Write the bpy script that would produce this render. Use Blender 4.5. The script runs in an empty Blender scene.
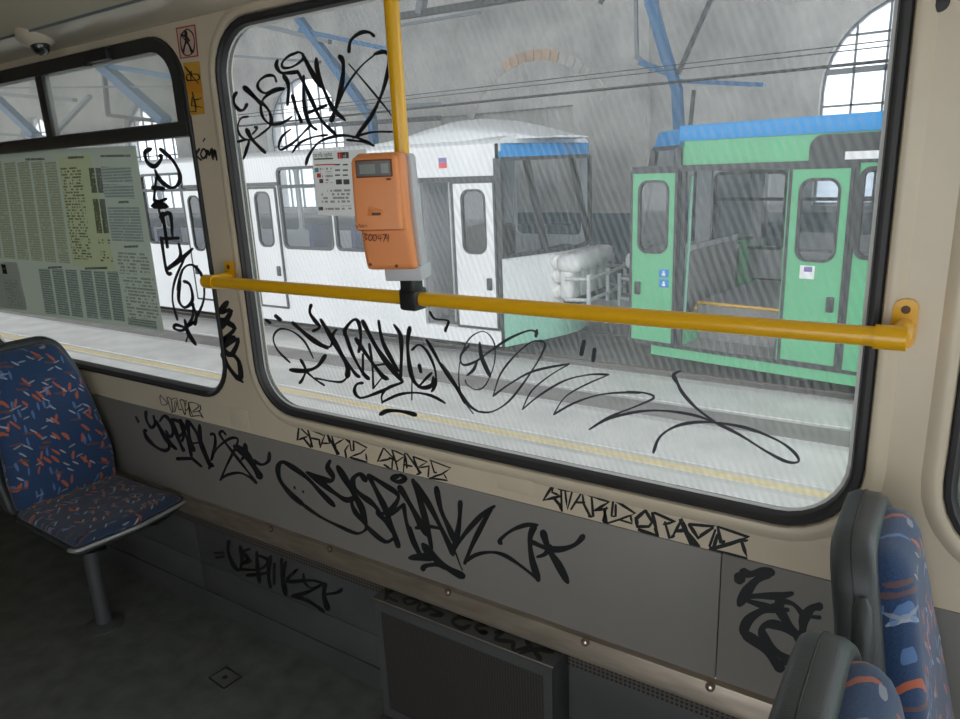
import bpy, bmesh, math, random
from mathutils import Vector, Matrix

# ------------------------------------------------------------------ camera, sky, exposure
SC = bpy.context.scene
COL = SC.collection
F_PX, W_PX, H_PX = 712.2, 960.0, 719.0
YAW, PITCH, ROLL = math.radians(34.09), math.radians(15.42), math.radians(-2.62)
CAM = Vector((0.0, -1.25, 1.46))
fwd = Vector((-math.sin(YAW) * math.cos(PITCH), math.cos(YAW) * math.cos(PITCH), -math.sin(PITCH)))
right0 = Vector((math.cos(YAW), math.sin(YAW), 0))
up0 = right0.cross(fwd)
RIGHT = right0 * math.cos(ROLL) + up0 * math.sin(ROLL)
UP = -right0 * math.sin(ROLL) + up0 * math.cos(ROLL)
cd = bpy.data.cameras.new('camera')
cd.sensor_fit = 'HORIZONTAL'
cd.sensor_width = 36.0
cd.lens = F_PX / W_PX * 36.0
cd.clip_start = 0.02
cam = bpy.data.objects.new('camera', cd)
COL.objects.link(cam)
M = Matrix((RIGHT, UP, -fwd)).transposed().to_4x4()
M.translation = CAM
cam.matrix_world = M
SC.camera = cam

world = bpy.data.worlds.new('sky')
SC.world = world
world.use_nodes = True
bgn = world.node_tree.nodes['Background']
bgn.inputs['Color'].default_value = (0.93, 0.965, 1.0, 1)
bgn.inputs['Strength'].default_value = 1.25

vs = SC.view_settings
vs.view_transform = 'Standard'
vs.look = 'None'
vs.exposure = 1.14
vs.gamma = 1.0
vs.use_curve_mapping = False
SC.cycles.use_denoising = True
SC.cycles.max_bounces = 10
SC.cycles.diffuse_bounces = 5
SC.cycles.transparent_max_bounces = 16
SC.cycles.sample_clamp_indirect = 6.0

# ------------------------------------------------------------------ pixel -> place
def ray(x, y):
    return fwd + RIGHT * ((x - 480) / F_PX) - UP * ((y - 359.5) / F_PX)
def atY(x, y, Y):
    v = ray(x, y); return CAM + v * ((Y - CAM.y) / v.y)
def atZ(x, y, Z):
    v = ray(x, y); return CAM + v * ((Z - CAM.z) / v.z)
def atX(x, y, X):
    v = ray(x, y); return CAM + v * ((X - CAM.x) / v.x)

# ------------------------------------------------------------------ materials
MAT = {}
def nt(name):
    m = bpy.data.materials.new(name); m.use_nodes = True
    t = m.node_tree; t.nodes.clear()
    out = t.nodes.new('ShaderNodeOutputMaterial')
    MAT[name] = m
    return m, t, out
def N(t, kind, **kw):
    n = t.nodes.new(kind)
    for k, v in kw.items(): setattr(n, k, v)
    return n
def math_n(t, op, a, b=None, c=None):
    n = t.nodes.new('ShaderNodeMath'); n.operation = op
    for i, v in enumerate((a, b, c)):
        if v is None: continue
        if isinstance(v, (int, float)): n.inputs[i].default_value = v
        else: t.links.new(v, n.inputs[i])
    return n.outputs[0]
def mixc(t, fac, a, b):
    n = t.nodes.new('ShaderNodeMix'); n.data_type = 'RGBA'
    for s, v in ((n.inputs[0], fac), (n.inputs[6], a), (n.inputs[7], b)):
        if isinstance(v, (int, float)): s.default_value = v
        elif isinstance(v, tuple): s.default_value = (v[0], v[1], v[2], 1)
        else: t.links.new(v, s)
    return n.outputs[2]
def pr(name, col, rough=0.5, metal=0.0, var=0.0, vscale=8.0, bump=0.0, bscale=60.0, spec=0.5, stain=None, coat=0.0, stretch=None):
    m, t, out = nt(name)
    b = N(t, 'ShaderNodeBsdfPrincipled')
    t.links.new(b.outputs[0], out.inputs[0])
    b.inputs['Base Color'].default_value = (*col, 1)
    b.inputs['Roughness'].default_value = rough
    b.inputs['Metallic'].default_value = metal
    b.inputs['Specular IOR Level'].default_value = spec
    b.inputs['Coat Weight'].default_value = coat
    tc = N(t, 'ShaderNodeTexCoord')
    vec = tc.outputs['Object']
    if stretch:
        mp = N(t, 'ShaderNodeMapping'); mp.inputs['Scale'].default_value = stretch
        t.links.new(vec, mp.inputs['Vector']); vec = mp.outputs[0]
    if var or stain:
        n = N(t, 'ShaderNodeTexNoise'); n.inputs['Scale'].default_value = vscale; n.inputs['Detail'].default_value = 5
        t.links.new(vec, n.inputs['Vector'])
        r = N(t, 'ShaderNodeMapRange'); r.inputs[1].default_value = 0.3; r.inputs[2].default_value = 0.7
        t.links.new(n.outputs['Fac'], r.inputs[0])
        lo = tuple(max(0, c * (1 - var)) for c in col); hi = tuple(min(1, c * (1 + var)) for c in col)
        if stain: lo = stain
        c = mixc(t, r.outputs[0], lo, hi)
        t.links.new(c, b.inputs['Base Color'])
    if bump:
        n2 = N(t, 'ShaderNodeTexNoise'); n2.inputs['Scale'].default_value = bscale; n2.inputs['Detail'].default_value = 3
        t.links.new(tc.outputs['Object'], n2.inputs['Vector'])
        bp = N(t, 'ShaderNodeBump'); bp.inputs['Strength'].default_value = bump; bp.inputs['Distance'].default_value = 0.01
        t.links.new(n2.outputs['Fac'], bp.inputs['Height']); t.links.new(bp.outputs[0], b.inputs['Normal'])
    return m

pr('beige', (0.64, 0.55, 0.42), 0.3, var=0.05, vscale=5, bump=0.03, bscale=90)
pr('ceiling_cream', (0.62, 0.575, 0.46), 0.2, var=0.05, vscale=3)
pr('grey_panel', (0.215, 0.203, 0.188), 0.5, var=0.05, vscale=4, bump=0.02, bscale=120)
pr('lower_panel', (0.062, 0.064, 0.064), 0.55, var=0.15, vscale=6)
pr('strip_metal', (0.34, 0.29, 0.235), 0.42, metal=0.75, var=0.2, vscale=9, stretch=(1, 6, 6))
pr('screw_metal', (0.45, 0.42, 0.38), 0.3, metal=1)
pr('washer_rust', (0.12, 0.07, 0.04), 0.7)
pr('rubber', (0.022, 0.021, 0.022), 0.5)
pr('black_frame', (0.03, 0.029, 0.028), 0.45)
pr('floor_grey', (0.125, 0.133, 0.127), 0.5, var=0.25, vscale=14, bump=0.05, bscale=300)
pr('yellow', (0.80, 0.42, 0.006), 0.28, coat=0.3)
pr('orange', (0.80, 0.285, 0.095), 0.42, bump=0.02, bscale=400)
pr('orange_dark', (0.16, 0.04, 0.015), 0.6)
pr('lightgrey', (0.50, 0.50, 0.52), 0.45)
pr('black_plastic', (0.015, 0.015, 0.016), 0.4)
pr('lcd', (0.22, 0.235, 0.21), 0.15)
pr('lcd_dark', (0.10, 0.105, 0.10), 0.2)
pr('ink', (0.012, 0.012, 0.014), 0.45)
pr('ink_soft', (0.045, 0.047, 0.06), 0.45)
pr('ink_low', (0.008, 0.008, 0.008), 0.5)
pr('shell', (0.055, 0.06, 0.063), 0.38, bump=0.12, bscale=500)
pr('leg_metal', (0.10, 0.105, 0.11), 0.45, metal=0.3)
pr('rim_metal', (0.36, 0.37, 0.38), 0.35, metal=0.5)
pr('paper_grey', (0.52, 0.53, 0.53), 0.7)
pr('red', (0.70, 0.06, 0.06), 0.5)
pr('teal', (0.12, 0.35, 0.36), 0.5)
pr('textgrey', (0.10, 0.10, 0.10), 0.6)
pr('sticker_orange', (0.62, 0.26, 0.02), 0.5)
pr('sticker_yellow', (0.62, 0.33, 0.04), 0.5)
pr('sticker_pink', (0.62, 0.44, 0.36), 0.5)
pr('sticker_red', (0.40, 0.05, 0.05), 0.5)
pr('cream_plastic', (0.62, 0.54, 0.42), 0.4)
pr('dome', (0.02, 0.02, 0.022), 0.08, coat=1.0)
# outside
pr('tram_white', (0.80, 0.81, 0.82), 0.35, var=0.04, vscale=2)
pr('tram_green', (0.13, 0.47, 0.24), 0.38, var=0.05, vscale=2)
pr('tram_mint', (0.30, 0.60, 0.47), 0.4)
pr('tram_blue', (0.01, 0.29, 0.70), 0.35)
pr('tram_black', (0.045, 0.047, 0.05), 0.4)
pr('tram_floor', (0.30, 0.29, 0.29), 0.7)
pr('tram_inner', (0.50, 0.50, 0.51), 0.6)
pr('tram_roof', (0.78, 0.80, 0.82), 0.5)
pr('underframe', (0.05, 0.048, 0.046), 0.8)
pr('bumper_white', (0.72, 0.72, 0.72), 0.55, var=0.08, vscale=10)
pr('tube_grey', (0.55, 0.56, 0.57), 0.4, metal=0.3)
pr('rail_steel', (0.25, 0.21, 0.19), 0.4, metal=0.6)
pr('concrete', (0.55, 0.54, 0.53), 0.8, var=0.14, vscale=1.3, bump=0.1, bscale=20)
pr('concrete_pale', (0.66, 0.65, 0.63), 0.7, var=0.12, vscale=2.2, bump=0.1, bscale=20)
pr('concrete_dark', (0.24, 0.22, 0.21), 0.85, var=0.2, vscale=3)
pr('line_yellow', (0.74, 0.62, 0.36), 0.7, var=0.12, vscale=12)
pr('steel_blue', (0.03, 0.13, 0.28), 0.5, var=0.1, vscale=8)
pr('steel_grey', (0.18, 0.2, 0.22), 0.6)
pr('steel_dark', (0.05, 0.05, 0.055), 0.6)
pr('cable', (0.03, 0.03, 0.03), 0.6)
pr('brick', (0.46, 0.33, 0.24), 0.85, var=0.2, vscale=5)
pr('brick_pale', (0.42, 0.405, 0.385), 0.85, var=0.15, vscale=5)
pr('sign_blue', (0.02, 0.25, 0.68), 0.4)
pr('sign_white', (0.85, 0.86, 0.88), 0.5)
pr('sign_purple', (0.22, 0.16, 0.40), 0.5)
pr('seat_blue', (0.05, 0.09, 0.26), 0.8)
pr('lamp_lens', (0.75, 0.75, 0.72), 0.15, coat=0.5)

# depot wall: plaster, with the blue-grey painted dado below a level line
m, t, out = nt('depot_plaster')
b = N(t, 'ShaderNodeBsdfPrincipled'); b.inputs['Roughness'].default_value = 0.85
t.links.new(b.outputs[0], out.inputs[0])
tc = N(t, 'ShaderNodeTexCoord')
n = N(t, 'ShaderNodeTexNoise'); n.inputs['Scale'].default_value = 0.9; n.inputs['Detail'].default_value = 7; n.inputs['Roughness'].default_value = 0.65
t.links.new(tc.outputs['Object'], n.inputs['Vector'])
r = N(t, 'ShaderNodeMapRange'); r.inputs[1].default_value = 0.33; r.inputs[2].default_value = 0.62
t.links.new(n.outputs['Fac'], r.inputs[0])
pl = mixc(t, r.outputs[0], (0.30, 0.295, 0.285), (0.50, 0.49, 0.47))
sx = N(t, 'ShaderNodeSeparateXYZ'); t.links.new(tc.outputs['Object'], sx.inputs[0])
low = math_n(t, 'LESS_THAN', sx.outputs['Z'], 0.52)
bl = mixc(t, r.outputs[0], (0.06, 0.10, 0.14), (0.09, 0.14, 0.18))
t.links.new(mixc(t, low, pl, bl), b.inputs['Base Color'])

def glass(name, tint=(0.93, 0.95, 0.95), spec=0.06, dirt=0.04):
    m, t, out = nt(name)
    tr = N(t, 'ShaderNodeBsdfTransparent'); tr.inputs[0].default_value = (*tint, 1)
    gl = N(t, 'ShaderNodeBsdfGlossy'); gl.inputs['Roughness'].default_value = 0.03
    df = N(t, 'ShaderNodeBsdfTranslucent'); df.inputs[0].default_value = (0.7, 0.7, 0.7, 1)
    m1 = N(t, 'ShaderNodeMixShader'); m1.inputs[0].default_value = spec
    m2 = N(t, 'ShaderNodeMixShader'); m2.inputs[0].default_value = dirt
    t.links.new(tr.outputs[0], m1.inputs[1]); t.links.new(gl.outputs[0], m1.inputs[2])
    t.links.new(m1.outputs[0], m2.inputs[1]); t.links.new(df.outputs[0], m2.inputs[2])
    t.links.new(m2.outputs[0], out.inputs[0])
glass('glass')
glass('glass_tram', (0.62, 0.66, 0.69), 0.10, 0.05)
glass('glass_dusty', (0.9, 0.9, 0.88), 0.04, 0.22)
glass('glass_depot', (0.95, 0.97, 1.0), 0.02, 0.1)
glass('glass_cab', (0.80, 0.83, 0.86), 0.06, 0.05)

# the perforated one-way film on the big window
m, t, out = nt('film_glass')
tc = N(t, 'ShaderNodeTexCoord')
sx = N(t, 'ShaderNodeSeparateXYZ'); t.links.new(tc.outputs['Object'], sx.inputs[0])
X, Z = sx.outputs['X'], sx.outputs['Z']
nz = N(t, 'ShaderNodeTexNoise'); nz.inputs['Scale'].default_value = 9.0; nz.inputs['Detail'].default_value = 2
t.links.new(tc.outputs['Object'], nz.inputs['Vector'])
wob = math_n(t, 'MULTIPLY', nz.outputs['Fac'], 7.0)
phR = math_n(t, 'ADD', math_n(t, 'MULTIPLY', math_n(t, 'ADD', X, math_n(t, 'MULTIPLY', Z, 0.42)), 2 * math.pi / 0.0150), math_n(t, 'MULTIPLY', nz.outputs['Fac'], 3.0))
sR = math_n(t, 'MULTIPLY', math_n(t, 'SINE', phR), 1.4)
phL = math_n(t, 'ADD', math_n(t, 'MULTIPLY', math_n(t, 'ADD', X, math_n(t, 'MULTIPLY', Z, 0.12)), 2 * math.pi / 0.0105), wob)
nb = N(t, 'ShaderNodeTexNoise'); nb.inputs['Scale'].default_value = 55.0; nb.inputs['Detail'].default_value = 1
t.links.new(tc.outputs['Object'], nb.inputs['Vector'])
sL = math_n(t, 'MULTIPLY', math_n(t, 'SINE', phL), math_n(t, 'MULTIPLY', nb.outputs['Fac'], 1.5))
mr = N(t, 'ShaderNodeMapRange'); mr.interpolation_type = 'SMOOTHSTEP'; mr.inputs[1].default_value = -0.72; mr.inputs[2].default_value = -0.38
t.links.new(X, mr.inputs[0])
mx = N(t, 'ShaderNodeMix'); mx.data_type = 'FLOAT'
t.links.new(mr.outputs[0], mx.inputs[0]); t.links.new(sL, mx.inputs[2]); t.links.new(sR, mx.inputs[3])
mrl = N(t, 'ShaderNodeMapRange'); mrl.interpolation_type = 'SMOOTHSTEP'; mrl.inputs[1].default_value = -1.25; mrl.inputs[2].default_value = -1.0
mrl.inputs[3].default_value = 0.35; mrl.inputs[4].default_value = 1.0
t.links.new(X, mrl.inputs[0])
fac = math_n(t, 'ADD', math_n(t, 'MULTIPLY', math_n(t, 'MULTIPLY', mx.outputs[0], mrl.outputs[0]), 0.048), 0.20)
tr = N(t, 'ShaderNodeBsdfTransparent'); tr.inputs[0].default_value = (0.97, 0.98, 0.98, 1)
df = N(t, 'ShaderNodeBsdfTranslucent'); df.inputs[0].default_value = (0.82, 0.83, 0.85, 1)
dd = N(t, 'ShaderNodeBsdfDiffuse'); dd.inputs[0].default_value = (0.25, 0.25, 0.25, 1)
m0 = N(t, 'ShaderNodeMixShader'); m0.inputs[0].default_value = 0.15
t.links.new(df.outputs[0], m0.inputs[1]); t.links.new(dd.outputs[0], m0.inputs[2])
m1 = N(t, 'ShaderNodeMixShader'); t.links.new(fac, m1.inputs[0])
t.links.new(tr.outputs[0], m1.inputs[1]); t.links.new(m0.outputs[0], m1.inputs[2])
t.links.new(m1.outputs[0], out.inputs[0])

# upholstery: navy cloth with comet-like orange, blue and white flecks
def upholstery(name, base, ax):
    m, t, out = nt(name)
    b = N(t, 'ShaderNodeBsdfPrincipled'); b.inputs['Roughness'].default_value = 0.85
    b.inputs['Sheen Weight'].default_value = 0.25
    t.links.new(b.outputs[0], out.inputs[0])
    tc = N(t, 'ShaderNodeTexCoord'); sx = N(t, 'ShaderNodeSeparateXYZ'); t.links.new(tc.outputs['Object'], sx.inputs[0])
    cv = N(t, 'ShaderNodeCombineXYZ'); third = [q for q in 'XYZ' if q not in ax][0]
    t.links.new(math_n(t, 'SUBTRACT', sx.outputs[ax[0]], sx.outputs[third]), cv.inputs[0]); t.links.new(sx.outputs[ax[1]], cv.inputs[1])
    n = N(t, 'ShaderNodeTexNoise'); n.inputs['Scale'].default_value = 420; n.inputs['Detail'].default_value = 2
    t.links.new(tc.outputs['Object'], n.inputs['Vector'])
    col = mixc(t, n.outputs['Fac'], tuple(c * 0.3 for c in base), tuple(c * 1.7 for c in base))
    wv = N(t, 'ShaderNodeTexNoise'); wv.inputs['Scale'].default_value = 22; t.links.new(tc.outputs['Object'], wv.inputs['Vector'])
    layers = (((0.55, 0.12, 0.02), 24, 0.020, 0.066, 0.25, 0.76), ((0.50, 0.12, 0.03), -28, 0.019, 0.062, 0.24, 0.80),
              ((0.42, 0.46, 0.52), 38, 0.015, 0.055, 0.21, 0.80), ((0.10, 0.20, 0.42), -15, 0.018, 0.065, 0.22, 0.76),
              ((0.14, 0.06, 0.04), 75, 0.018, 0.075, 0.25, 0.68), ((0.30, 0.32, 0.36), -80, 0.013, 0.06, 0.2, 0.82))
    for i, (c, rot, w_, l_, th, keep) in enumerate(layers):
        mp = N(t, 'ShaderNodeMapping'); mp.vector_type = 'TEXTURE'
        mp.inputs['Rotation'].default_value = (0, 0, math.radians(rot)); mp.inputs['Scale'].default_value = (w_, l_, 1)
        mp.inputs['Location'].default_value = (i * 0.337, i * 0.171, 0)
        add = N(t, 'ShaderNodeVectorMath'); add.operation = 'MULTIPLY_ADD'; add.inputs[1].default_value = (0.012, 0.012, 0)
        t.links.new(wv.outputs['Color'], add.inputs[0]); t.links.new(cv.outputs[0], add.inputs[2])
        t.links.new(add.outputs[0], mp.inputs['Vector'])
        v = N(t, 'ShaderNodeTexVoronoi'); v.voronoi_dimensions = '2D'; v.inputs['Scale'].default_value = 1.0
        t.links.new(mp.outputs[0], v.inputs['Vector'])
        sc_ = N(t, 'ShaderNodeSeparateColor'); t.links.new(v.outputs['Color'], sc_.inputs[0])
        fac = math_n(t, 'MULTIPLY', math_n(t, 'LESS_THAN', v.outputs['Distance'], th), math_n(t, 'GREATER_THAN', sc_.outputs[0], keep))
        col = mixc(t, math_n(t, 'MULTIPLY', fac, 0.72), col, c)
    t.links.new(col, b.inputs['Base Color'])
upholstery('upholstery', (0.014, 0.044, 0.120), 'YZ')
upholstery('upholstery_seat', (0.013, 0.030, 0.075), 'YX')

# perforated metal and heater mesh
def mesh_metal(name, base, hole, pitch, thr, axes='XZ'):
    m, t, out = nt(name)
    b = N(t, 'ShaderNodeBsdfPrincipled'); b.inputs['Roughness'].default_value = 0.6
    t.links.new(b.outputs[0], out.inputs[0])
    tc = N(t, 'ShaderNodeTexCoord'); sx = N(t, 'ShaderNodeSeparateXYZ'); t.links.new(tc.outputs['Object'], sx.inputs[0])
    f = None
    for ax in axes:
        s = math_n(t, 'SINE', math_n(t, 'MULTIPLY', sx.outputs[ax], 2 * math.pi / pitch))
        f = s if f is None else math_n(t, 'MINIMUM', f, s)
    h = math_n(t, 'GREATER_THAN', f, thr)
    t.links.new(mixc(t, h, base, hole), b.inputs['Base Color'])
mesh_metal('perforated', (0.085, 0.075, 0.065), (0.006, 0.006, 0.006), 0.0105, -0.25)
mesh_metal('heater_mesh', (0.040, 0.036, 0.032), (0.008, 0.008, 0.008), 0.0075, -0.1)

def backlit_paper(name, col, trans=0.6):
    m, t, out = nt(name)
    a = N(t, 'ShaderNodeBsdfDiffuse'); bb = N(t, 'ShaderNodeBsdfTranslucent')
    a.inputs[0].default_value = (*col, 1); bb.inputs[0].default_value = (*col, 1)
    mm = N(t, 'ShaderNodeMixShader'); mm.inputs[0].default_value = trans
    t.links.new(a.outputs[0], mm.inputs[1]); t.links.new(bb.outputs[0], mm.inputs[2]); t.links.new(mm.outputs[0], out.inputs[0])
def printed(name, ground, ink, row, dens, word=70.0):
    """ink layer: a coloured filter over the sheet below it"""
    m, t, out = nt(name)
    tc = N(t, 'ShaderNodeTexCoord'); sx = N(t, 'ShaderNodeSeparateXYZ'); t.links.new(tc.outputs['Object'], sx.inputs[0])
    rowi = math_n(t, 'MULTIPLY', sx.outputs['Z'], 1.0 / row)
    fr = math_n(t, 'FRACT', rowi); fl = math_n(t, 'FLOOR', rowi)
    cv = N(t, 'ShaderNodeCombineXYZ')
    t.links.new(math_n(t, 'MULTIPLY', sx.outputs['X'], word), cv.inputs[0]); t.links.new(math_n(t, 'MULTIPLY', fl, 7.31), cv.inputs[1])
    n = N(t, 'ShaderNodeTexNoise'); n.inputs['Scale'].default_value = 1.0; n.inputs['Detail'].default_value = 2
    t.links.new(cv.outputs[0], n.inputs['Vector'])
    f = math_n(t, 'MULTIPLY', math_n(t, 'LESS_THAN', fr, 0.58), math_n(t, 'LESS_THAN', n.outputs['Fac'], dens))
    c = mixc(t, f, ground, ink)
    tr = N(t, 'ShaderNodeBsdfTransparent'); t.links.new(c, tr.inputs[0]); t.links.new(tr.outputs[0], out.inputs[0])
backlit_paper('paper', (0.85, 0.83, 0.81), 0.45)
backlit_paper('poster_paper', (0.42, 0.45, 0.38), 0.62)
backlit_paper('poster_paper_white', (0.62, 0.63, 0.62), 0.6)
printed('poster_tint_yellow', (0.98, 0.96, 0.74), (0.98, 0.96, 0.74), 0.02, 0.0)
printed('print_olive', (0.88, 0.86, 0.74), (0.60, 0.60, 0.52), 0.0085, 0.6)
printed('print_yellow', (1.0, 1.0, 1.0), (0.42, 0.41, 0.38), 0.0095, 0.5, 60)
printed('print_grey', (0.88, 0.90, 0.97), (0.55, 0.56, 0.60), 0.009, 0.62)
printed('print_dark', (0.70, 0.72, 0.76), (0.40, 0.42, 0.44), 0.0085, 0.62)
printed('print_lines', (1.0, 1.0, 1.0), (0.52, 0.53, 0.53), 0.011, 0.53, 60)
printed('print_white', (0.97, 0.97, 0.97), (0.72, 0.72, 0.72), 0.012, 0.5)
printed('print_notice', (1.0, 1.0, 1.0), (0.45, 0.43, 0.43), 0.0085, 0.5, 90)
printed('print_bold', (0.32, 0.32, 0.32), (0.65, 0.65, 0.65), 0.01, 0.42, 90)

# ------------------------------------------------------------------ mesh helpers
ORI = {}
def world_of(parent):
    return ORI[parent.name] if parent is not None else Vector((0, 0, 0))
def finish(name, verts, faces, mat, parent=None, smooth=35.0, recalc=True):
    o = world_of(parent)
    me = bpy.data.meshes.new(name)
    me.from_pydata([(v[0] - o.x, v[1] - o.y, v[2] - o.z) for v in verts], [], faces)
    bm = bmesh.new(); bm.from_mesh(me)
    if recalc: bmesh.ops.recalc_face_normals(bm, faces=bm.faces)
    bm.to_mesh(me); bm.free()
    if smooth:
        for p in me.polygons: p.use_smooth = True
        me.set_sharp_from_angle(angle=math.radians(smooth))
    me.materials.append(MAT[mat])
    ob = bpy.data.objects.new(name, me)
    COL.objects.link(ob)
    if parent is not None: ob.parent = parent
    ORI[ob.name] = o
    return ob
def tag(o, label=None, cat=None, group=None, kind=None):
    if label: o['label'] = label
    if cat: o['category'] = cat
    if group: o['group'] = group
    if kind: o['kind'] = kind
    return o
def thing(name, loc, label=None, cat=None, group=None, kind=None):
    o = bpy.data.objects.new(name, None); COL.objects.link(o)
    o.location = loc; o.empty_display_size = 0.1
    ORI[o.name] = Vector(loc)
    return tag(o, label, cat, group, kind)
IDT = lambda a, b, c: Vector((a, b, c))

class MB:
    """collects shapes in a frame T(a, b, c) and links them as one mesh"""
    def __init__(s, T=IDT): s.v, s.f, s.T = [], [], T
    def add(s, vs_, fs):
        k = len(s.v); s.v += [s.T(*p) for p in vs_]; s.f += [tuple(i + k for i in q) for q in fs]; return s
    def box(s, a0, a1, b0, b1, c0, c1, ch=0.0):
        if ch <= 0:
            p = [(a, b, c) for a in (a0, a1) for b in (b0, b1) for c in (c0, c1)]
            return s.add(p, [(0, 1, 3, 2), (4, 6, 7, 5), (0, 4, 5, 1), (2, 3, 7, 6), (0, 2, 6, 4), (1, 5, 7, 3)])
        # chamfered box
        mid = ((a0 + a1) / 2, (b0 + b1) / 2, (c0 + c1) / 2); h = (abs(a1 - a0) / 2, abs(b1 - b0) / 2, abs(c1 - c0) / 2)
        bm = bmesh.new(); bmesh.ops.create_cube(bm, size=2)
        for v in bm.verts: v.co = Vector((mid[i] + v.co[i] * h[i] for i in range(3)))
        bmesh.ops.bevel(bm, geom=bm.edges[:], offset=min(ch, min(h) * 0.95), segments=2, affect='EDGES', profile=0.5)
        bm.verts.index_update()
        s.add([tuple(v.co) for v in bm.verts], [tuple(v.index for v in f.verts) for f in bm.faces]); bm.free(); return s
    def quad(s, pts): return s.add(pts, [tuple(range(len(pts)))])
    def prism(s, outline, lo, hi, order='acb'):
        """outline in (a, c); extruded along b from lo to hi"""
        n = len(outline)
        p = [(a, lo, c) for a, c in outline] + [(a, hi, c) for a, c in outline]
        f = [tuple(range(n)), tuple(range(2 * n - 1, n - 1, -1))] + [(i, (i + 1) % n, n + (i + 1) % n, n + i) for i in range(n)]
        return s.add(p, f)
    def loft(s, rings, cap0=True, cap1=True, closed=True):
        n = len(rings[0]); p = [q for r in rings for q in r]; f = []
        for k in range(len(rings) - 1):
            for i in range(n if closed else n - 1):
                j = (i + 1) % n
                f.append((k * n + i, k * n + j, (k + 1) * n + j, (k + 1) * n + i))
        for on, base in ((cap0, 0), (cap1, (len(rings) - 1) * n)):
            if not on: continue
            if n <= 8: f.append(tuple(base + i for i in range(n))); continue
            ring = p[base:base + n]; p.append(tuple(sum(q[j] for q in ring) / n for j in range(3))); m_ = len(p) - 1
            f += [(base + i, base + (i + 1) % n, m_) for i in range(n)]
        return s.add(p, f)
    def tube(s, pts, r, n=12, caps=True):
        pts = [Vector(p) for p in pts]; rings = []
        ref = None
        for i, p in enumerate(pts):
            d = (pts[min(i + 1, len(pts) - 1)] - pts[max(i - 1, 0)]).normalized()
            if ref is None:
                ref = Vector((0, 0, 1)) if abs(d.z) < 0.9 else Vector((1, 0, 0))
            x = d.cross(ref).normalized(); y = x.cross(d).normalized(); ref = y
            rr = r[i] if isinstance(r, (list, tuple)) else r
            rings.append([tuple(p + x * math.cos(a) * rr + y * math.sin(a) * rr) for a in (2 * math.pi * k / n for k in range(n))])
        return s.loft(rings, caps, caps)
    def disc(s, c, ax, r, h, n=20, prof=None):
        """lathe around axis ax from centre c; prof = list of (radius, height)"""
        ax = Vector(ax).normalized(); ref = Vector((0, 0, 1)) if abs(ax.z) < 0.9 else Vector((1, 0, 0))
        x = ax.cross(ref).normalized(); y = ax.cross(x).normalized(); c = Vector(c)
        prof = prof or [(r, 0), (r, h)]
        rings = [[tuple(c + ax * hh + x * math.cos(a) * rr + y * math.sin(a) * rr) for a in (2 * math.pi * k / n for k in range(n))] for rr, hh in prof]
        return s.loft(rings)
    def beam(s, p, q, w, d, upv=(0, 0, 1)):
        p, q = Vector(p), Vector(q); t_ = (q - p).normalized(); u = Vector(upv)
        x = t_.cross(u)
        if x.length < 1e-3: x = t_.cross(Vector((0, 1, 0)))
        x.normalize(); y = x.cross(t_)
        o = [x * sx_ * d / 2 + y * sy_ * w / 2 for sx_, sy_ in ((-1, -1), (1, -1), (1, 1), (-1, 1))]
        return s.loft([[tuple(p + k) for k in o], [tuple(q + k) for k in o]])
    def build(s, name, mat, parent=None, smooth=35.0, recalc=True):
        return finish(name, s.v, s.f, mat, parent, smooth, recalc)

def rrect(a0, a1, c0, c1, r, n=8):
    """rounded rectangle, counter-clockwise from the right edge's lower end; n even"""
    r = min(r, (a1 - a0) / 2 - 1e-4, (c1 - c0) / 2 - 1e-4); pts = []
    for cx, cz, st in ((a1 - r, c0 + r, -90), (a1 - r, c1 - r, 0), (a0 + r, c1 - r, 90), (a0 + r, c0 + r, 180)):
        for k in range(n + 1):
            an = math.radians(st + 90.0 * k / n); pts.append((cx + r * math.cos(an), cz + r * math.sin(an)))
    return pts
def rrect2(a0, a1, c0, c1, rb, rt, n=8):
    pts = []
    for cx, cz, st, r_ in ((a1 - rb, c0 + rb, -90, rb), (a1 - rt, c1 - rt, 0, rt), (a0 + rt, c1 - rt, 90, rt), (a0 + rb, c0 + rb, 180, rb)):
        for k in range(n + 1):
            an = math.radians(st + 90.0 * k / n); pts.append((cx + r_ * math.cos(an), cz + r_ * math.sin(an)))
    return pts
def outer_match(pts, A0, A1, C0, C1, n=8):
    out_ = []
    for k, (a, c) in enumerate(pts):
        q, i = divmod(k, n + 1)
        half = i - n / 2
        if q == 0: o = (a, C0) if half < 0 else (A1, C0) if half == 0 else (A1, c)
        elif q == 1: o = (A1, c) if half < 0 else (A1, C1) if half == 0 else (a, C1)
        elif q == 2: o = (a, C1) if half < 0 else (A0, C1) if half == 0 else (A0, c)
        else: o = (A0, c) if half < 0 else (A0, C0) if half == 0 else (a, C0)
        out_.append(o)
    return out_
def ring_strip(mb, loops, closed=True):
    """loops: list of (list of (a, c), b)"""
    mb.loft([[(a, b_, c) for a, c in L] for L, b_ in loops], False, False)
def holed(mb, A0, A1, C0, C1, hole, thick, b0=0.0):
    """flat sheet with one rounded hole: front at b0, back at b0 + thick"""
    h = rrect(*hole); o = outer_match(h, A0, A1, C0, C1)
    ring_strip(mb, [(o, b0), (h, b0), (h, b0 + thick), (o, b0 + thick)])
def frame_ring(mb, a0, a1, c0, c1, r, w, b0, b1):
    """rounded frame: outer edge at the given rectangle, w wide inwards"""
    o = rrect(a0, a1, c0, c1, r); i = rrect(a0 + w, a1 - w, c0 + w, c1 - w, max(r - w, 0.004))
    ring_strip(mb, [(o, b1), (o, b0), (i, b0), (i, b1), (o, b1)])
def pane_slab(mb, a0, a1, c0, c1, r, b0, b1):
    o = rrect(a0, a1, c0, c1, r); mb.prism(o, b0, b1)

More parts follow.
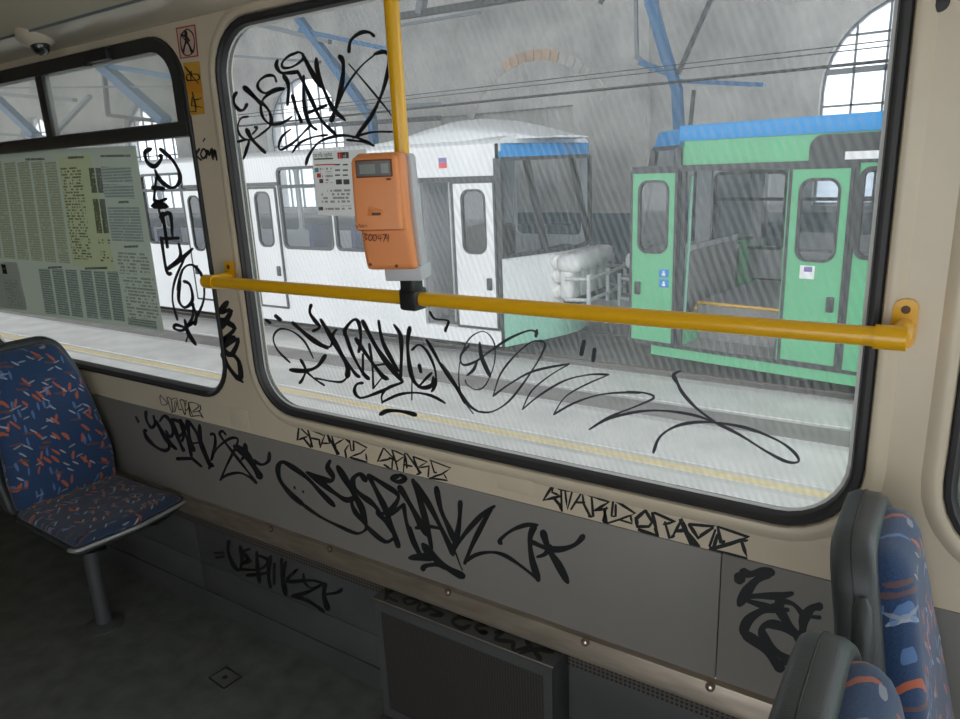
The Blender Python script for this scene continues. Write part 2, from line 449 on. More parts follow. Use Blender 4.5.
# ------------------------------------------------------------------ OUR TRAM: shell of the room
SILL, HEAD = 0.828, 1.804           # glass of the big window
PANEL_Z = 0.722
TOPZ = 1.850
bays = [(-4.62, -3.44, None), (-3.44, -1.675, (-3.30, -1.76)), (-1.675, -0.02, (-1.592, -0.107)), (-0.02, 1.66, (0.046, 1.543)), (1.66, 2.62, None)]
wall = MB()
for A0, A1, h in bays:
    if h is None:
        wall.box(A0, A1, 0.0, 0.05, PANEL_Z, TOPZ); continue
    a0, a1 = h; R = 0.115
    loops = []
    base = rrect(a0, a1, SILL, HEAD, R)
    o = outer_match(base, A0, A1, PANEL_Z, TOPZ)
    def grown(g): return rrect(a0 - g, a1 + g, SILL - g, HEAD + g, R + g)
    L_ = 0.06 if A0 < -3 else 1.0
    loops = [(o, 0.05), (o, 0.0), (grown(0.052), 0.0), (grown(0.046), -0.004 * L_), (grown(0.038), -0.0078 * L_), (grown(0.030), -0.0085 * L_), (grown(0.024), -0.006 * L_), (grown(0.0205), 0.003), (grown(0.0205), 0.05), (o, 0.05)]
    ring_strip(wall, loops)
w_far = wall.build('wall_far', 'beige', None, 30); tag(w_far, 'beige moulded side wall around the tram windows', None, None, 'structure')

# grey lining panels under the windows
seam = atY(722, 560, 0).x
for a, b_ in ((-4.62, -2.95), (-2.947, seam - 0.001), (seam + 0.001, 1.3), (1.303, 2.62)):
    MB().box(a, b_, -0.004, 0.03, 0.437, PANEL_Z, 0.0015).build('lining_panel', 'grey_panel', w_far)
# small blank cover plates below the windows
for (x0, y0, x1, y1) in ((229, 407, 250, 430), (497, 471, 534, 497)):
    p, q = atY(x0, y0, 0), atY(x1, y1, 0)
    MB().box(p.x, q.x, -0.0022, 0.002, min(p.z, q.z), max(p.z, q.z), 0.001).build('cover_plate', 'beige', w_far)
# cover bolt in the post at the right
p = atY(940, 3, 0)
MB().disc((p.x, -0.0, p.z), (0, -1, 0), 0.009, 0.004, 16, [(0.012, 0), (0.012, 0.002), (0.006, 0.004)]).build('bolt', 'rubber', w_far)

# lower zone
for a, b_ in ((-4.62, -3.0), (-2.997, -2.05), (-2.047, -1.19), (-1.187, 0.2), (0.203, 2.62)):
    MB().box(a, b_, 0.006, 0.04, 0.185, 0.335, 0.001).build('lower_lining_panel', 'lower_panel', w_far)
    MB().box(a, b_, 0.006, 0.04, 0.075, 0.183, 0.001).build('lower_lining_panel', 'lower_panel', w_far)
MB().box(-4.62, 2.62, 0.002, 0.03, 0.335, 0.39).build('perforated_vent', 'perforated', w_far)
tag(MB().box(-4.62, 2.62, 0.002, 0.03, 0.0, 0.0755).build('baseboard_far', 'lower_panel'), 'dark perforated metal skirting along the tram floor', None, None, 'structure')
strip = MB()
strip.loft([[(x, -0.004, 0.440), (x, -0.016, 0.436), (x, -0.030, 0.398), (x, -0.030, 0.389), (x, -0.002, 0.389)] for x in (-4.62, 2.62)])
trim = strip.build('trim_1', 'strip_metal'); tag(trim, 'worn metal ledge strip below the grey wall panels', None, None, 'structure')
for x, y in ((271, 529), (330, 549), (448, 592), (585, 642), (710, 687)):
    p = atY(x, y, -0.022)
    MB().disc((p.x, -0.022, p.z), (0, -1, 0.33), 0.0085, 0.003, 16, [(0.0095, 0), (0.0095, 0.0015), (0.006, 0.002)]).build('washer', 'washer_rust', trim)
    MB().disc((p.x, -0.0236, p.z), (0, -1, 0.33), 0.006, 0.004, 14, [(0.0055, 0), (0.005, 0.003), (0.002, 0.0042)]).build('screw', 'screw_metal', trim)

fl = MB().box(-4.62, 2.62, -2.36, 0.01, -0.06, 0.0).build('floor', 'floor_grey', None, 0); tag(fl, 'dark grey speckled rubber tram floor', None, None, 'structure')
c0 = [atZ(*q, 0) for q in ((210, 678), (226, 668), (240, 677), (224, 688))]
h = MB(); h.loft([[(p.x, p.y, -0.003) for p in c0], [(p.x, p.y, 0.0015) for p in c0]]); h.build('floor_hatch', 'floor_grey', fl)
g = MB(); cc = sum(c0, Vector()) / 4
for k in range(4):
    a, b_ = c0[k] + (c0[k] - cc) * 0.06, c0[(k + 1) % 4] + (c0[(k + 1) % 4] - cc) * 0.06
    g.beam((a.x, a.y, 0.0008), (b_.x, b_.y, 0.0008), 0.002, 0.004)
g.build('hatch_joint', 'rubber', fl)
MB().disc((cc.x, cc.y, 0.0015), (0, 0, 1), 0.008, 0.001).build('hatch_lock', 'rubber', fl)

# ceiling: cove and slightly domed headlining
prof = [(0.05, 1.85), (0.0, 1.845), (-0.045, 1.853), (-0.118, 1.872), (-0.126, 1.876), (-0.22, 1.94), (-0.5, 2.06), (-1.18, 2.12), (-1.86, 2.06), (-2.14, 1.94), (-2.24, 1.876), (-2.31, 1.855), (-2.36, 1.85)]
cm = MB()
outp = [(y, z + 0.05) for y, z in reversed(prof)]
cm.loft([[(x, y, z) for y, z in prof + outp] for x in (-4.62, 2.62)])
ce = cm.build('ceiling', 'ceiling_cream', None, 12); tag(ce, 'cream tram ceiling with a cove along the windows', None, None, 'structure')
p0 = atY(0, 39, -0.12)
MB().box(-4.62, 2.62, -0.1245, -0.1195, p0.z - 0.0045, p0.z + 0.006).build('ceiling_joint', 'steel_grey', ce)

# side behind the camera, with its windows, and the two ends
nw = MB()
nw.box(-4.62, -0.80, -2.41, -2.36, 0.0, 1.90); nw.box(-0.80, 2.62, -2.41, -2.36, 1.84, 1.90)
nw.box(0.75, 2.62, -2.41, -2.36, 0.0, 0.80)
for x in (0.75, 2.55): nw.box(x, x + 0.07, -2.41, -2.36, 0.80, 1.84)
tag(nw.build('wall_near', 'beige', None, 0), 'beige side wall of the tram behind the viewer', None, None, 'structure')
tag(MB().box(-4.67, -4.62, -2.41, 0.05, 0.0, 2.2).build('wall_left', 'beige', None, 0), 'beige partition at the left end of the tram', None, None, 'structure')
wr = MB(); wr.box(2.62, 2.67, -2.41, 0.05, 0.0, 0.75); wr.box(2.62, 2.67, -2.41, 0.05, 1.9, 2.2); wr.box(2.62, 2.67, -2.41, -2.3, 0.75, 1.9); wr.box(2.62, 2.67, -0.06, 0.05, 0.75, 1.9)  # end wall opened wide to let light in from the right
tag(wr.build('wall_right', 'beige', None, 0), 'beige end wall of the tram around an opening added for light', None, None, 'structure')

# ------------------------------------------------------------------ windows
def gasket(parent, a0, a1):
    mb = MB(); R = 0.115
    def g(k): return rrect(a0 - k, a1 + k, SILL - k, HEAD + k, R + k)
    ring_strip(mb, [(g(0.0215), 0.03), (g(0.0215), 0.0), (g(0.018), -0.005), (g(0.011), -0.006), (g(0.007), -0.001), (g(0.003), 0.001), (g(0.0), 0.008), (g(0.0), 0.03), (g(0.0215), 0.03)])
    return mb.build('gasket', 'rubber', parent, 40)
GLY = 0.016
w1 = thing('window_1', (-0.85, 0.0, SILL), 'large tram window covered with perforated film in black rubber gasket', None, None, 'structure')
gasket(w1, -1.592, -0.107)
mb = MB(); pane_slab(mb, -1.592, -0.107, SILL, HEAD, 0.115, GLY, GLY + 0.0001)
# a single sheet keeps the film one layer thick
mb = MB(); o = rrect(-1.594, -0.105, SILL - 0.002, HEAD + 0.002, 0.116); mb.quad([(a, GLY, c) for a, c in o])
mb.build('film_pane', 'film_glass', w1, 0)

mb = MB(); ring_strip(mb, [(rrect(-1.592, -0.107, SILL, HEAD, 0.115), GLY - 0.001), (rrect(-1.586, -0.113, SILL + .006, HEAD - .006, 0.109), GLY - 0.001)]); mb.build('film_edge_glint', 'paper', w1, 0)  # light along the film edge, painted as a white ring
w2 = thing('window_2', (-2.53, 0.0, SILL), 'left tram window with a sliding vent above and timetables on the pane', None, None, 'structure')
gasket(w2, -3.30, -1.76)
zt1 = atY(60, 148.5, 0).z; zt0 = atY(60, 136.5, 0).z
mb = MB(); o = [q for q in rrect(-3.30, -1.76, SILL, HEAD, 0.115) if q[1] < 1.2]; o = [(-3.302, zt1), (-3.302, SILL + 0.11)] + []
lower = rrect(-3.302, -1.758, SILL - 0.002, HEAD, 0.116)
lower = [(a, c) for a, c in lower if c < 1.2]
poly = sorted([q for q in lower if q[0] < -2.5], key=lambda q: (-q[1], q[0])) + sorted([q for q in lower if q[0] >= -2.5], key=lambda q: (q[0], q[1]))
poly = [(-3.302, zt1)] + poly + [(-1.758, zt1)]
mb.quad([(a, GLY, c) for a, c in poly]); mb.build('pane', 'glass', w2, 0)
MB().box(-3.31, -1.75, -0.012, 0.03, zt1, zt0, 0.004).build('transom_bar', 'black_frame', w2)
fr = MB(); a0, a1, c0_, c1_ = -3.31, -1.752, zt0 - 0.004, HEAD + 0.014
fo, fi = rrect2(a0, a1, c0_, c1_, 0.004, 0.11), rrect2(a0 + .012, a1 - .03, c0_ + .006, c1_ - .034, 0.004, 0.08)
ring_strip(fr, [(fo, 0.03), (fo, -0.010), (fi, -0.012), (fi, 0.03)])
fr.build('vent_frame', 'black_frame', w2)
xd = atY(44, 100, 0).x
MB().box(xd - 0.021, xd + 0.021, -0.006, 0.02, zt0, HEAD - 0.01, 0.003).build('vent_stile', 'black_frame', w2)
MB().box(-3.29, xd, 0.012, 0.014, zt0, HEAD - 0.01).build('vent_pane', 'glass_dusty', w2, 0)
MB().box(xd, -1.775, 0.004, 0.006, zt0, HEAD - 0.01).build('vent_pane', 'glass_dusty', w2, 0)
p, q = atY(88, 60, -0.012), atY(114, 66, -0.012)
mb = MB().box(p.x, q.x, -0.03, -0.008, p.z - 0.012, p.z + 0.02, 0.004); mb.box(p.x, p.x + 0.02, -0.03, -0.012, p.z - 0.02, p.z - 0.008, 0.003)
mb.build('vent_latch', 'black_plastic', w2)

w3 = thing('window_3', (0.8, 0.0, SILL), 'tram window at the right edge behind the blue seat', None, None, 'structure')
gasket(w3, 0.046, 1.543)
mb = MB(); o = rrect(0.044, 1.545, SILL - 0.002, HEAD + 0.002, 0.116); mb.quad([(a, GLY, c) for a, c in o]); mb.build('pane', 'glass', w3, 0)
for k, (x0, x1) in enumerate(((0.82, 2.55),)):
    w = thing('window_%d' % (k + 4), ((x0 + x1) / 2, -2.385, 0.85), 'window in the tram wall behind the viewer', None, None, 'structure')
    MB().box(x0, x1, -2.387, -2.383, 0.80, 1.84).build('pane', 'glass', w, 0)

w = thing('window_6', (2.645, -1.18, 0.75), 'unseen window added at the right end of the tram to let light in', None, None, 'structure')  # pane of the opening added to light the right end
MB().box(2.643, 2.647, -2.3, -0.06, 0.75, 1.9).build('pane', 'glass', w, 0)

# ------------------------------------------------------------------ seats
def smooth_outline(pts, rad, n=5):
    """rounded polygon through corner points, radius per corner"""
    out_ = []
    k = len(pts)
    for i in range(k):
        p0, p1, p2 = (Vector(pts[(i + j - 1) % k]) for j in range(3))
        r_ = rad[i]
        a = (p0 - p1).normalized(); b_ = (p2 - p1).normalized()
        ang = a.angle(b_); d = r_ / math.tan(ang / 2)
        s_, e_ = p1 + a * d, p1 + b_ * d
        for q in range(n + 1):
            u = q / n
            out_.append(tuple(s_ * (1 - u) ** 2 + p1 * 2 * u * (1 - u) + e_ * u * u))
    return out_
def inset(outl, d):
    """move a closed outline inwards along vertex normals"""
    n = len(outl); area = sum(outl[i][0] * outl[(i + 1) % n][1] - outl[(i + 1) % n][0] * outl[i][1] for i in range(n))
    sgn = 1 if area > 0 else -1; res = []
    for i in range(n):
        a, b_, c = Vector(outl[i - 1]), Vector(outl[i]), Vector(outl[(i + 1) % n])
        t_ = (c - a)
        t_ = t_.normalized() if t_.length > 1e-9 else Vector((1, 0))
        nn = Vector((-t_.y, t_.x)) * sgn
        res.append(tuple(b_ + nn * d))
    return res
BACK = smooth_outline([(-0.18, 0.43), (0.18, 0.43), (0.19, 0.55), (0.166, 0.80), (0.108, 0.964), (-0.108, 0.964), (-0.166, 0.80), (-0.19, 0.55)], [0.03, 0.03, 0.3, 0.6, 0.085, 0.085, 0.6, 0.3], 8)
def bx(z): return -0.195 - 0.085 * (z - 0.45) / 0.55 - 0.03 * max(0.0, (z - 0.8) / 0.2) ** 2 * 0.4
def back_rings(spec, lum=0.0):
    return [[(bx(c) + dx + lum * math.exp(-((c - 0.60) / 0.13) ** 2), a, c) for a, c in inset(BACK, ins)] for ins, dx in spec]
def make_seat():
    root = thing('tram_seat', (0, 0, 0))
    mb = MB(); mb.loft(back_rings([(0.05, -0.062), (0.022, -0.060), (0.008, -0.053), (0.001, -0.042), (0.0, -0.03), (0.0, -0.012), (0.004, -0.004), (0.012, -0.001), (0.02, -0.004), (0.03, -0.012)]))
    sh = mb.build('backrest_shell', 'shell', root, 50)
    L = [(bx(c) - 0.030, a, c) for a, c in inset(BACK, -0.0004)]
    mb = MB(); mb.tube(L + [L[0]], 0.0011, 6, False); mb.build('seam', 'rubber', sh, 60)
    mb = MB(); mb.loft(back_rings([(0.022, -0.012), (0.018, 0.006), (0.02, 0.018), (0.028, 0.028), (0.04, 0.034), (0.055, 0.036)], 0.022))
    mb.build('backrest_cushion', 'upholstery', root, 50)
    S = smooth_outline([(-0.20, -0.176), (0.20, -0.186), (0.225, 0.0), (0.20, 0.186), (-0.20, 0.176)], [0.04, 0.03, 0.2, 0.03, 0.04], 6)
    mb = MB(); mb.loft([[(x, y, z) for x, y in inset(S, i)] for i, z in ((0.10, 0.375), (0.05, 0.385), (0.015, 0.402), (0.0, 0.418), (0.0, 0.428), (0.012, 0.430))])
    mb.build('seat_pan', 'shell', root, 50)
    F = [(x, y) for x, y in inset(S, -0.001) if x > 0.16]
    F.sort(key=lambda q: q[1])
    mb = MB(); mb.tube([(x, y, 0.424) for x, y in F], 0.0065, 8); mb.build('front_rim', 'rim_metal', root, 60)
    mb = MB(); mb.loft([[(x, y, z + 0.012 * max(0, -x)) for x, y in inset(S, i)] for i, z in ((0.012, 0.426), (0.008, 0.436), (0.014, 0.446), (0.035, 0.452), (0.08, 0.450))])
    mb.build('seat_cushion', 'upholstery_seat', root, 50)
    mb = MB(); mb.tube([(-0.045, -0.035, 0.0), (-0.045, -0.035, 0.20), (-0.045, -0.03, 0.385)], [0.024, 0.024, 0.026], 16); mb.build('leg', 'leg_metal', root, 60)
    MB().disc((-0.045, -0.035, 0), (0, 0, 1), 0.06, 0.006, 24, [(0.062, 0), (0.062, 0.005), (0.045, 0.010), (0.03, 0.014)]).build('foot_plate', 'leg_metal', root, 40)
    hx = -0.272
    mb = MB(); mb.tube([(hx + 0.01, -0.128, 0.70), (hx - 0.002, -0.168, 0.76), (hx - 0.006, -0.166, 0.82), (hx - 0.010, -0.152, 0.86), (hx - 0.014, -0.143, 0.895), (hx - 0.016, -0.136, 0.907)], [0.013, 0.014, 0.014, 0.0135, 0.012, 0.006], 12)
    mb.build('grab_handle', 'shell', root, 60)
    return root
def children_of(o): return [c for c in bpy.data.objects if c.parent == o]
def copy_tree(o, parent=None):
    c = o.copy(); COL.objects.link(c); c.parent = parent
    for ch in children_of(o): copy_tree(ch, c)
    return c
seat = make_seat()
sc2, sc3 = copy_tree(seat), copy_tree(seat)
seat.location = (-2.235, -0.200, 0); sc2.location = (0.238, -0.200, 0); sc3.location = (0.238, -0.592, 0)
for o, l in ((seat, 'dark blue patterned tram seat at the left under the timetable window'),
             (sc2, 'blue patterned seat with a dark grey shell against the wall at the right'),
             (sc3, 'nearest seat at the lower right, dark grey shell beside the aisle')):
    tag(o, l, 'seat', 'patterned tram seats')

# ------------------------------------------------------------------ handrail and pole
RY, RZ, RR = -0.080, 1.187, 0.0152
rail = thing('handrail', (-0.9, RY, RZ), 'yellow horizontal handrail across the big window', 'handrail')
pl, pr_ = atY(209, 284.5, RY), atY(893, 338, RY)
MB().tube([(pl.x, RY, RZ), (pr_.x, RY, RZ)], RR, 20).build('bar', 'yellow', rail, 60)
for xe, s_ in ((pl.x, 1), (pr_.x + 0.006, -1)):
    e = MB(); e.tube([(xe - s_ * 0.012, RY, RZ), (xe + s_ * 0.030, RY, RZ)], 0.0185, 18); e.tube([(xe - s_ * 0.0, RY, RZ), (xe - s_ * 0.003, -0.03, RZ + 0.001), (xe - s_ * 0.003, -0.001, RZ + 0.001)], [0.017, 0.014, 0.015], 14)
    br = e.build('end_bracket', 'yellow', rail, 50)
    pz = MB(); o = smooth_outline([(xe - s_ * 0.003 - 0.017, RZ - 0.032), (xe - s_ * 0.003 + 0.017, RZ - 0.032), (xe - s_ * 0.003 + 0.017, RZ + 0.045), (xe - s_ * 0.003 - 0.017, RZ + 0.045)], [0.0165] * 4, 5)
    pz.prism(o, -0.0095, -0.0002); pz.build('wall_plate', 'yellow', br, 40)
    MB().disc((xe - s_ * 0.003, -0.0095, RZ + 0.029), (0, -1, 0), 0.006, 0.002, 12, [(0.0065, -0.001), (0.0065, 0.0006), (0.003, 0.0012)]).build('screw', 'washer_rust', br)
PX, PY = -0.957, -0.098
pole = thing('grab_pole', (PX, PY, RZ), 'yellow vertical grab pole running up behind the orange ticket validator', 'pole')
MB().tube([(PX + 0.012, PY, 1.215), (PX + 0.012, PY, 2.085)], 0.0150, 20).build('bar', 'yellow', pole, 60)
c = MB(); c.box(PX - 0.022, PX + 0.024, RY - 0.024, RY + 0.022, 1.163, 1.212, 0.008); c.box(PX - 0.006, PX + 0.030, PY - 0.018, PY + 0.02, 1.205, 1.240, 0.006); c.build('clamp', 'black_plastic', pole)

# ------------------------------------------------------------------ ticket validator
PH = math.radians(22)
def VT(a, b_, c):   # a to the right, b outwards from the pole, c up
    return Vector((PX + a * math.cos(PH) + b_ * math.sin(PH), PY + a * math.sin(PH) - b_ * math.cos(PH), c))
val = thing('ticket_validator', VT(0, 0.03, 1.235), 'orange ticket validator with a grey back box mounted on the yellow pole', 'validator')
L0, R0 = -0.060, 0.034
def vring(z, l, r_, f, b_, rad=0.010):
    return [(a, bb, z) for a, bb in rrect(l, r_, b_, f, rad, 6)]
mb = MB(T=VT)
mb.loft([vring(z, l, r_, f, 0.052, rd) for z, l, r_, f, rd in
         ((1.263, L0 + .010, R0 + .008, 0.074, .008), (1.266, L0 + .005, R0 + .012, 0.080, .010), (1.275, L0 + .003, R0 + .012, 0.083, .012), (1.325, L0 + .000, R0 + .008, 0.088, .012),
          (1.350, L0 + .002, R0 + .006, 0.094, .012), (1.40, L0 + .001, R0 + .004, 0.097, .012), (1.47, L0 + .001, R0 + .004, 0.097, .012), (1.482, L0 + .003, R0 + .002, 0.095, .012), (1.487, L0 + .009, R0 - .004, 0.088, .01))])
mb.build('body', 'orange', val, 55)
mb = MB(T=VT)
mb.loft([vring(z, l, r_, f, 0.085, rd) for z, l, r_, f, rd in
         ((1.343, L0 + .004, R0 - .003, 0.108, .006), (1.346, L0, R0, 0.112, .007), (1.40, L0 - .001, R0 - .001, 0.110, .008), (1.47, L0 - .001, R0 - .003, 0.106, .008), (1.479, L0 + .002, R0 - .006, 0.103, .008), (1.483, L0 + .009, R0 - .012, 0.096, .006))])
hood = mb.build('hood', 'orange', val, 55)
def vface(x, y, f):   # a pixel on the hood's front (b = f)
    v = ray(x, y); n_ = Vector((math.sin(PH), -math.cos(PH), 0)); P = VT(0, f, 0)
    t_ = ((P - CAM) @ n_ if False else (P - CAM).dot(n_)) / v.dot(n_); q = CAM + v * t_
    d = q - Vector((PX, PY, 0)); return d.x * math.cos(PH) + d.y * math.sin(PH), q.z
a, z1 = vface(356.5, 162, 0.108); a2, z2 = vface(391, 175, 0.108)
mb = MB(T=VT); mb.box(a - .003, a2 + .003, 0.105, 0.1088, z2 - .003, z1 + .003, 0.001); mb.build('display_bezel', 'orange_dark', hood)
mb = MB(T=VT); mb.box(a, a2, 0.108, 0.1094, z2, z1); mb.build('display', 'lcd_dark', hood, 0)
mb = MB(T=VT); w_ = a2 - a; mb.box(a + w_ * .08, a + w_ * .55, 0.109, 0.1098, z2 + .004, z1 - .005); mb.build('display_field', 'lcd', hood, 0)
mb = MB(T=VT); mb.box(a + w_ * .72, a + w_ * .95, 0.109, 0.1098, z2 + .004, z1 - .005); mb.build('display_field', 'lcd', hood, 0)
a, z = vface(389, 179, 0.109); mb = MB(T=VT); mb.box(a - .005, a + .004, 0.106, 0.1105, z - .002, z + .0015); mb.build('indicator', 'orange_dark', hood)
a, z = vface(376.5, 213.5, 0.112); mb = MB(T=VT)
mb.loft([[(a - .020, .1105, z - .004), (a + .012, .1105, z - .006), (a + .014, .1105, z + .006), (a - .016, .1105, z + .014)], [(a - .016, .1135, z - .003), (a + .010, .1145, z - .004), (a + .011, .1145, z + .003), (a - .012, .113, z + .009)]])
mb.build('ticket_chute', 'orange', hood)
mb = MB(T=VT); mb.box(a - .0085, a + .0095, 0.112, 0.1155, z - .0026, z + .0016); mb.build('ticket_slot', 'black_plastic', hood)
for x, y in ((370.5, 264.5), (396.5, 266)):
    a, z = vface(x, y, 0.083); mb = MB(T=VT); mb.disc((a, 0.0805, z), (0, 1, 0), .0032, .004, 12); mb.build('screw', 'orange_dark', val)
mb = MB(T=VT); mb.loft([vring(z, l, r_, 0.054, 0.018, .006) for z, l, r_ in ((1.268, L0 + .01, R0 + .018), (1.274, L0 + .006, R0 + .021), (1.40, L0 + .004, R0 + .013), (1.478, L0 + .004, R0 + .010), (1.484, L0 + .008, R0 + .005))])
mb.build('back_box', 'lightgrey', val, 50)
mb = MB(T=VT); mb.box(-0.026, R0 + 0.018, -0.012, 0.06, 1.237, 1.268, 0.003); mb.build('mounting_bracket', 'lightgrey', val)
a, z = vface(379.5, 277, 0.06)

# lettering as thin mesh
def text_mesh(txt, T, a, c, size, b0, mat, name, parent, xs=1.0, th=0.0004):
    cu = bpy.data.curves.new('tmp_text', 'FONT'); cu.body = txt; cu.size = 1.0; cu.align_x = 'LEFT'
    ob = bpy.data.objects.new('tmp_text', cu); COL.objects.link(ob)
    me = ob.to_mesh()
    mb = MB(T=T)
    mb.add([(a + v.co.x * size * xs, b0, c + v.co.y * size) for v in me.vertices], [tuple(p.vertices) for p in me.polygons])
    ob.to_mesh_clear(); bpy.data.objects.remove(ob); bpy.data.curves.remove(cu)
    return mb.build(name, mat, parent, 0, False)

# ------------------------------------------------------------------ marker strokes
def catmull(pts, step=4):
    if len(pts) < 3: return pts
    out_ = []
    P = [pts[0]] + list(pts) + [pts[-1]]
    for i in range(1, len(P) - 2):
        p0, p1, p2, p3 = P[i - 1:i + 3]
        for k in range(step):
            u = k / step
            out_.append(tuple(0.5 * (2 * p1[j] + (p2[j] - p0[j]) * u + (2 * p0[j] - 5 * p1[j] + 4 * p2[j] - p3[j]) * u * u + (3 * p1[j] - p0[j] - 3 * p2[j] + p3[j]) * u ** 3) for j in range(len(p1))))
    out_.append(tuple(pts[-1])); return out_
GAIN = 1.32
def strokes_mesh(strokes, place, th=0.0004):
    """strokes: list of (width_px, [(x, y) photo pixels]); place(x, y, lift) puts a pixel on the marked surface"""
    V, Fc = [], []
    for s_i, (w_, pts) in enumerate(strokes):
        sharp = isinstance(w_, tuple)
        w_ = w_[0] if sharp else w_
        P = [Vector(q) for q in (pts if sharp else catmull(pts))]
        if sharp:
            P2 = []
            for i_ in range(len(P) - 1): P2 += [P[i_], P[i_].lerp(P[i_ + 1], 0.5)]
            P = P2 + [P[-1]]
        n = len(P); k0 = len(V)
        lift = th * (1 + 0.02 * (s_i % 12))
        rows = []
        for i in range(n):
            d = P[min(i + 1, n - 1)] - P[max(i - 1, 0)]
            if d.length < 1e-6: d = Vector((1, 0))
            d.normalize(); nn = Vector((-d.y, d.x))
            k = GAIN * w_ / 2 * (0.82 + 0.18 * math.sin(i * 0.7 + s_i))
            if i in (0, n - 1): k *= 0.75
            rows.append((P[i] + nn * k, P[i] - nn * k))
        # blunt ends
        d0 = (P[0] - P[1]).normalized() * w_ * 0.3; d1 = (P[-1] - P[-2]).normalized() * w_ * 0.3
        rows = [(rows[0][0] * .75 + rows[0][1] * .25 + d0, rows[0][1] * .75 + rows[0][0] * .25 + d0)] + rows + [(rows[-1][0] * .75 + rows[-1][1] * .25 + d1, rows[-1][1] * .75 + rows[-1][0] * .25 + d1)]
        for l, r_ in rows: V += [place(l.x, l.y, lift), place(r_.x, r_.y, lift)]
        for i in range(len(rows) - 1):
            Fc.append((k0 + 2 * i, k0 + 2 * i + 1, k0 + 2 * i + 3, k0 + 2 * i + 2))
    return V, Fc
def on_plane(Yp): return lambda x, y, l: atY(x, y, Yp - l)
def crop(ox, oy, s_, lst):
    return [(((w_[0] / s_,) if isinstance(w_, tuple) else w_ / s_), [(ox + x / s_, oy + y / s_) for x, y in pts]) for w_, pts in lst]
def tagging(name, strokes, place, label, mat='ink', parent=None, gain=None):
    global GAIN
    GAIN = gain or (1.15 if mat == 'ink_soft' else 1.45 if isinstance(strokes[0][0], tuple) else 1.3)
    V, Fc = strokes_mesh(strokes, place)
    o = finish(name, V, Fc, mat, parent, 0, False)
    if parent is None: tag(o, label, 'graffiti', 'marker tags')
    return o
# number written on the validator
def on_val(f): 
    def g(x, y, l):
        a, z = vface(x, y, f); return VT(a, f + l, z)
    return g
tagging('handwritten_number', crop(300, 140, 4, [(3.2, q) for q in (
    [(253, 376), (268, 378), (258, 388), (268, 396), (254, 402)], [(280, 378), (274, 390), (278, 402), (287, 398), (289, 384), (281, 377)], [(298, 378), (292, 390), (296, 403), (305, 399), (307, 385), (299, 378)],
    [(318, 378), (312, 394), (326, 394)], [(324, 382), (322, 406)], [(328, 379), (342, 379), (334, 408)], [(347, 376), (342, 392), (356, 392)], [(354, 378), (352, 408)])]), on_val(0.0945), None, 'orange_dark', val)
tagging('pencil_scrawl', crop(300, 140, 4, [(2.2, q) for q in ([(222, 338), (230, 350), (238, 336), (242, 350), (250, 338), (252, 350), (262, 340), (268, 348)],)]), on_val(0.1125), None, 'orange_dark', val)

# ------------------------------------------------------------------ notices
GIN = GLY - 0.0015      # inner face of the glass, where paper and ink sit
def sheet(name, quad, mat, parent, Yp, lift=0.0, th=0.0003):
    q = [atY(x, y, Yp - lift) for x, y in quad]
    return MB().quad([tuple(p) for p in q]).build(name, mat, parent, 0, False)
p = atY(340, 217, GIN)
fare = thing('fare_notice', p, 'white fare notice sheet taped to the window behind the orange validator', 'notice')
sheet('paper_sheet', [(312, 151.5), (366, 149), (372, 217), (317.5, 215)], 'paper', fare, GIN, 0.0015)
def FT(a, b_, c): return Vector((a, b_, c))
q = atY(313.5, 158.5, GIN - .002); text_mesh('taryfa opłat', FT, q.x, q.z + 0.003, 0.0150, GIN - 0.0021, 'textgrey', 'heading', fare, 0.92)
K4 = lambda x, y: (300 + x / 4, 140 + y / 4)
def cq(x0, y0, x1, y1, sl=-0.045): return [K4(x0, y0), K4(x1, y0 + (x1 - x0) * sl), K4(x1 + (y1 - y0) * .07, y1 + (x1 - x0) * sl), K4(x0 + (y1 - y0) * .07, y1)]
sheet('subheading', cq(55, 74, 132, 80), 'textgrey', fare, GIN, 0.0021)
sheet('logo_field', cq(149, 50, 166, 75), 'red', fare, GIN, 0.0021)
sheet('logo_field', cq(166, 49, 194, 74), 'textgrey', fare, GIN, 0.0021)
q = atY(342.8, 157.6, GIN - .003); text_mesh('zł', FT, q.x, q.z - .003, 0.017, GIN - 0.0026, 'paper', 'logo_text', fare)
q = atY(338.3, 157.8, GIN - .003); text_mesh('1', FT, q.x, q.z - .003, 0.017, GIN - 0.0026, 'paper', 'logo_text', fare)
sheet('text_line', cq(58, 98, 140, 103), 'red', fare, GIN, 0.0021)
for y, c_ in ((112, 'teal'), (134, 'red'), (156, 'textgrey')):
    sheet('icon', cq(58 + (y - 112) * .42, y, 74 + (y - 112) * .42, y + 17), c_, fare, GIN, 0.0021)
    sheet('text_lines', cq(78 + (y - 112) * .42, y, 130, y + 17), 'print_notice', fare, GIN, 0.0021)
for y in (96, 118, 138):
    for x in (140, 171): sheet('price', cq(x, y, x + 20, y + 6), 'textgrey', fare, GIN, 0.0021)
for x in (143, 173): sheet('price_box', cq(x, 158, x + 24, 178), 'textgrey', fare, GIN, 0.0021)
sheet('text_lines', cq(84, 196, 200, 258), 'print_notice', fare, GIN, 0.0021)
sheet('icon', cq(74, 268, 92, 282), 'textgrey', fare, GIN, 0.0021)
sheet('text_lines', cq(95, 266, 205, 282), 'print_notice', fare, GIN, 0.0021)

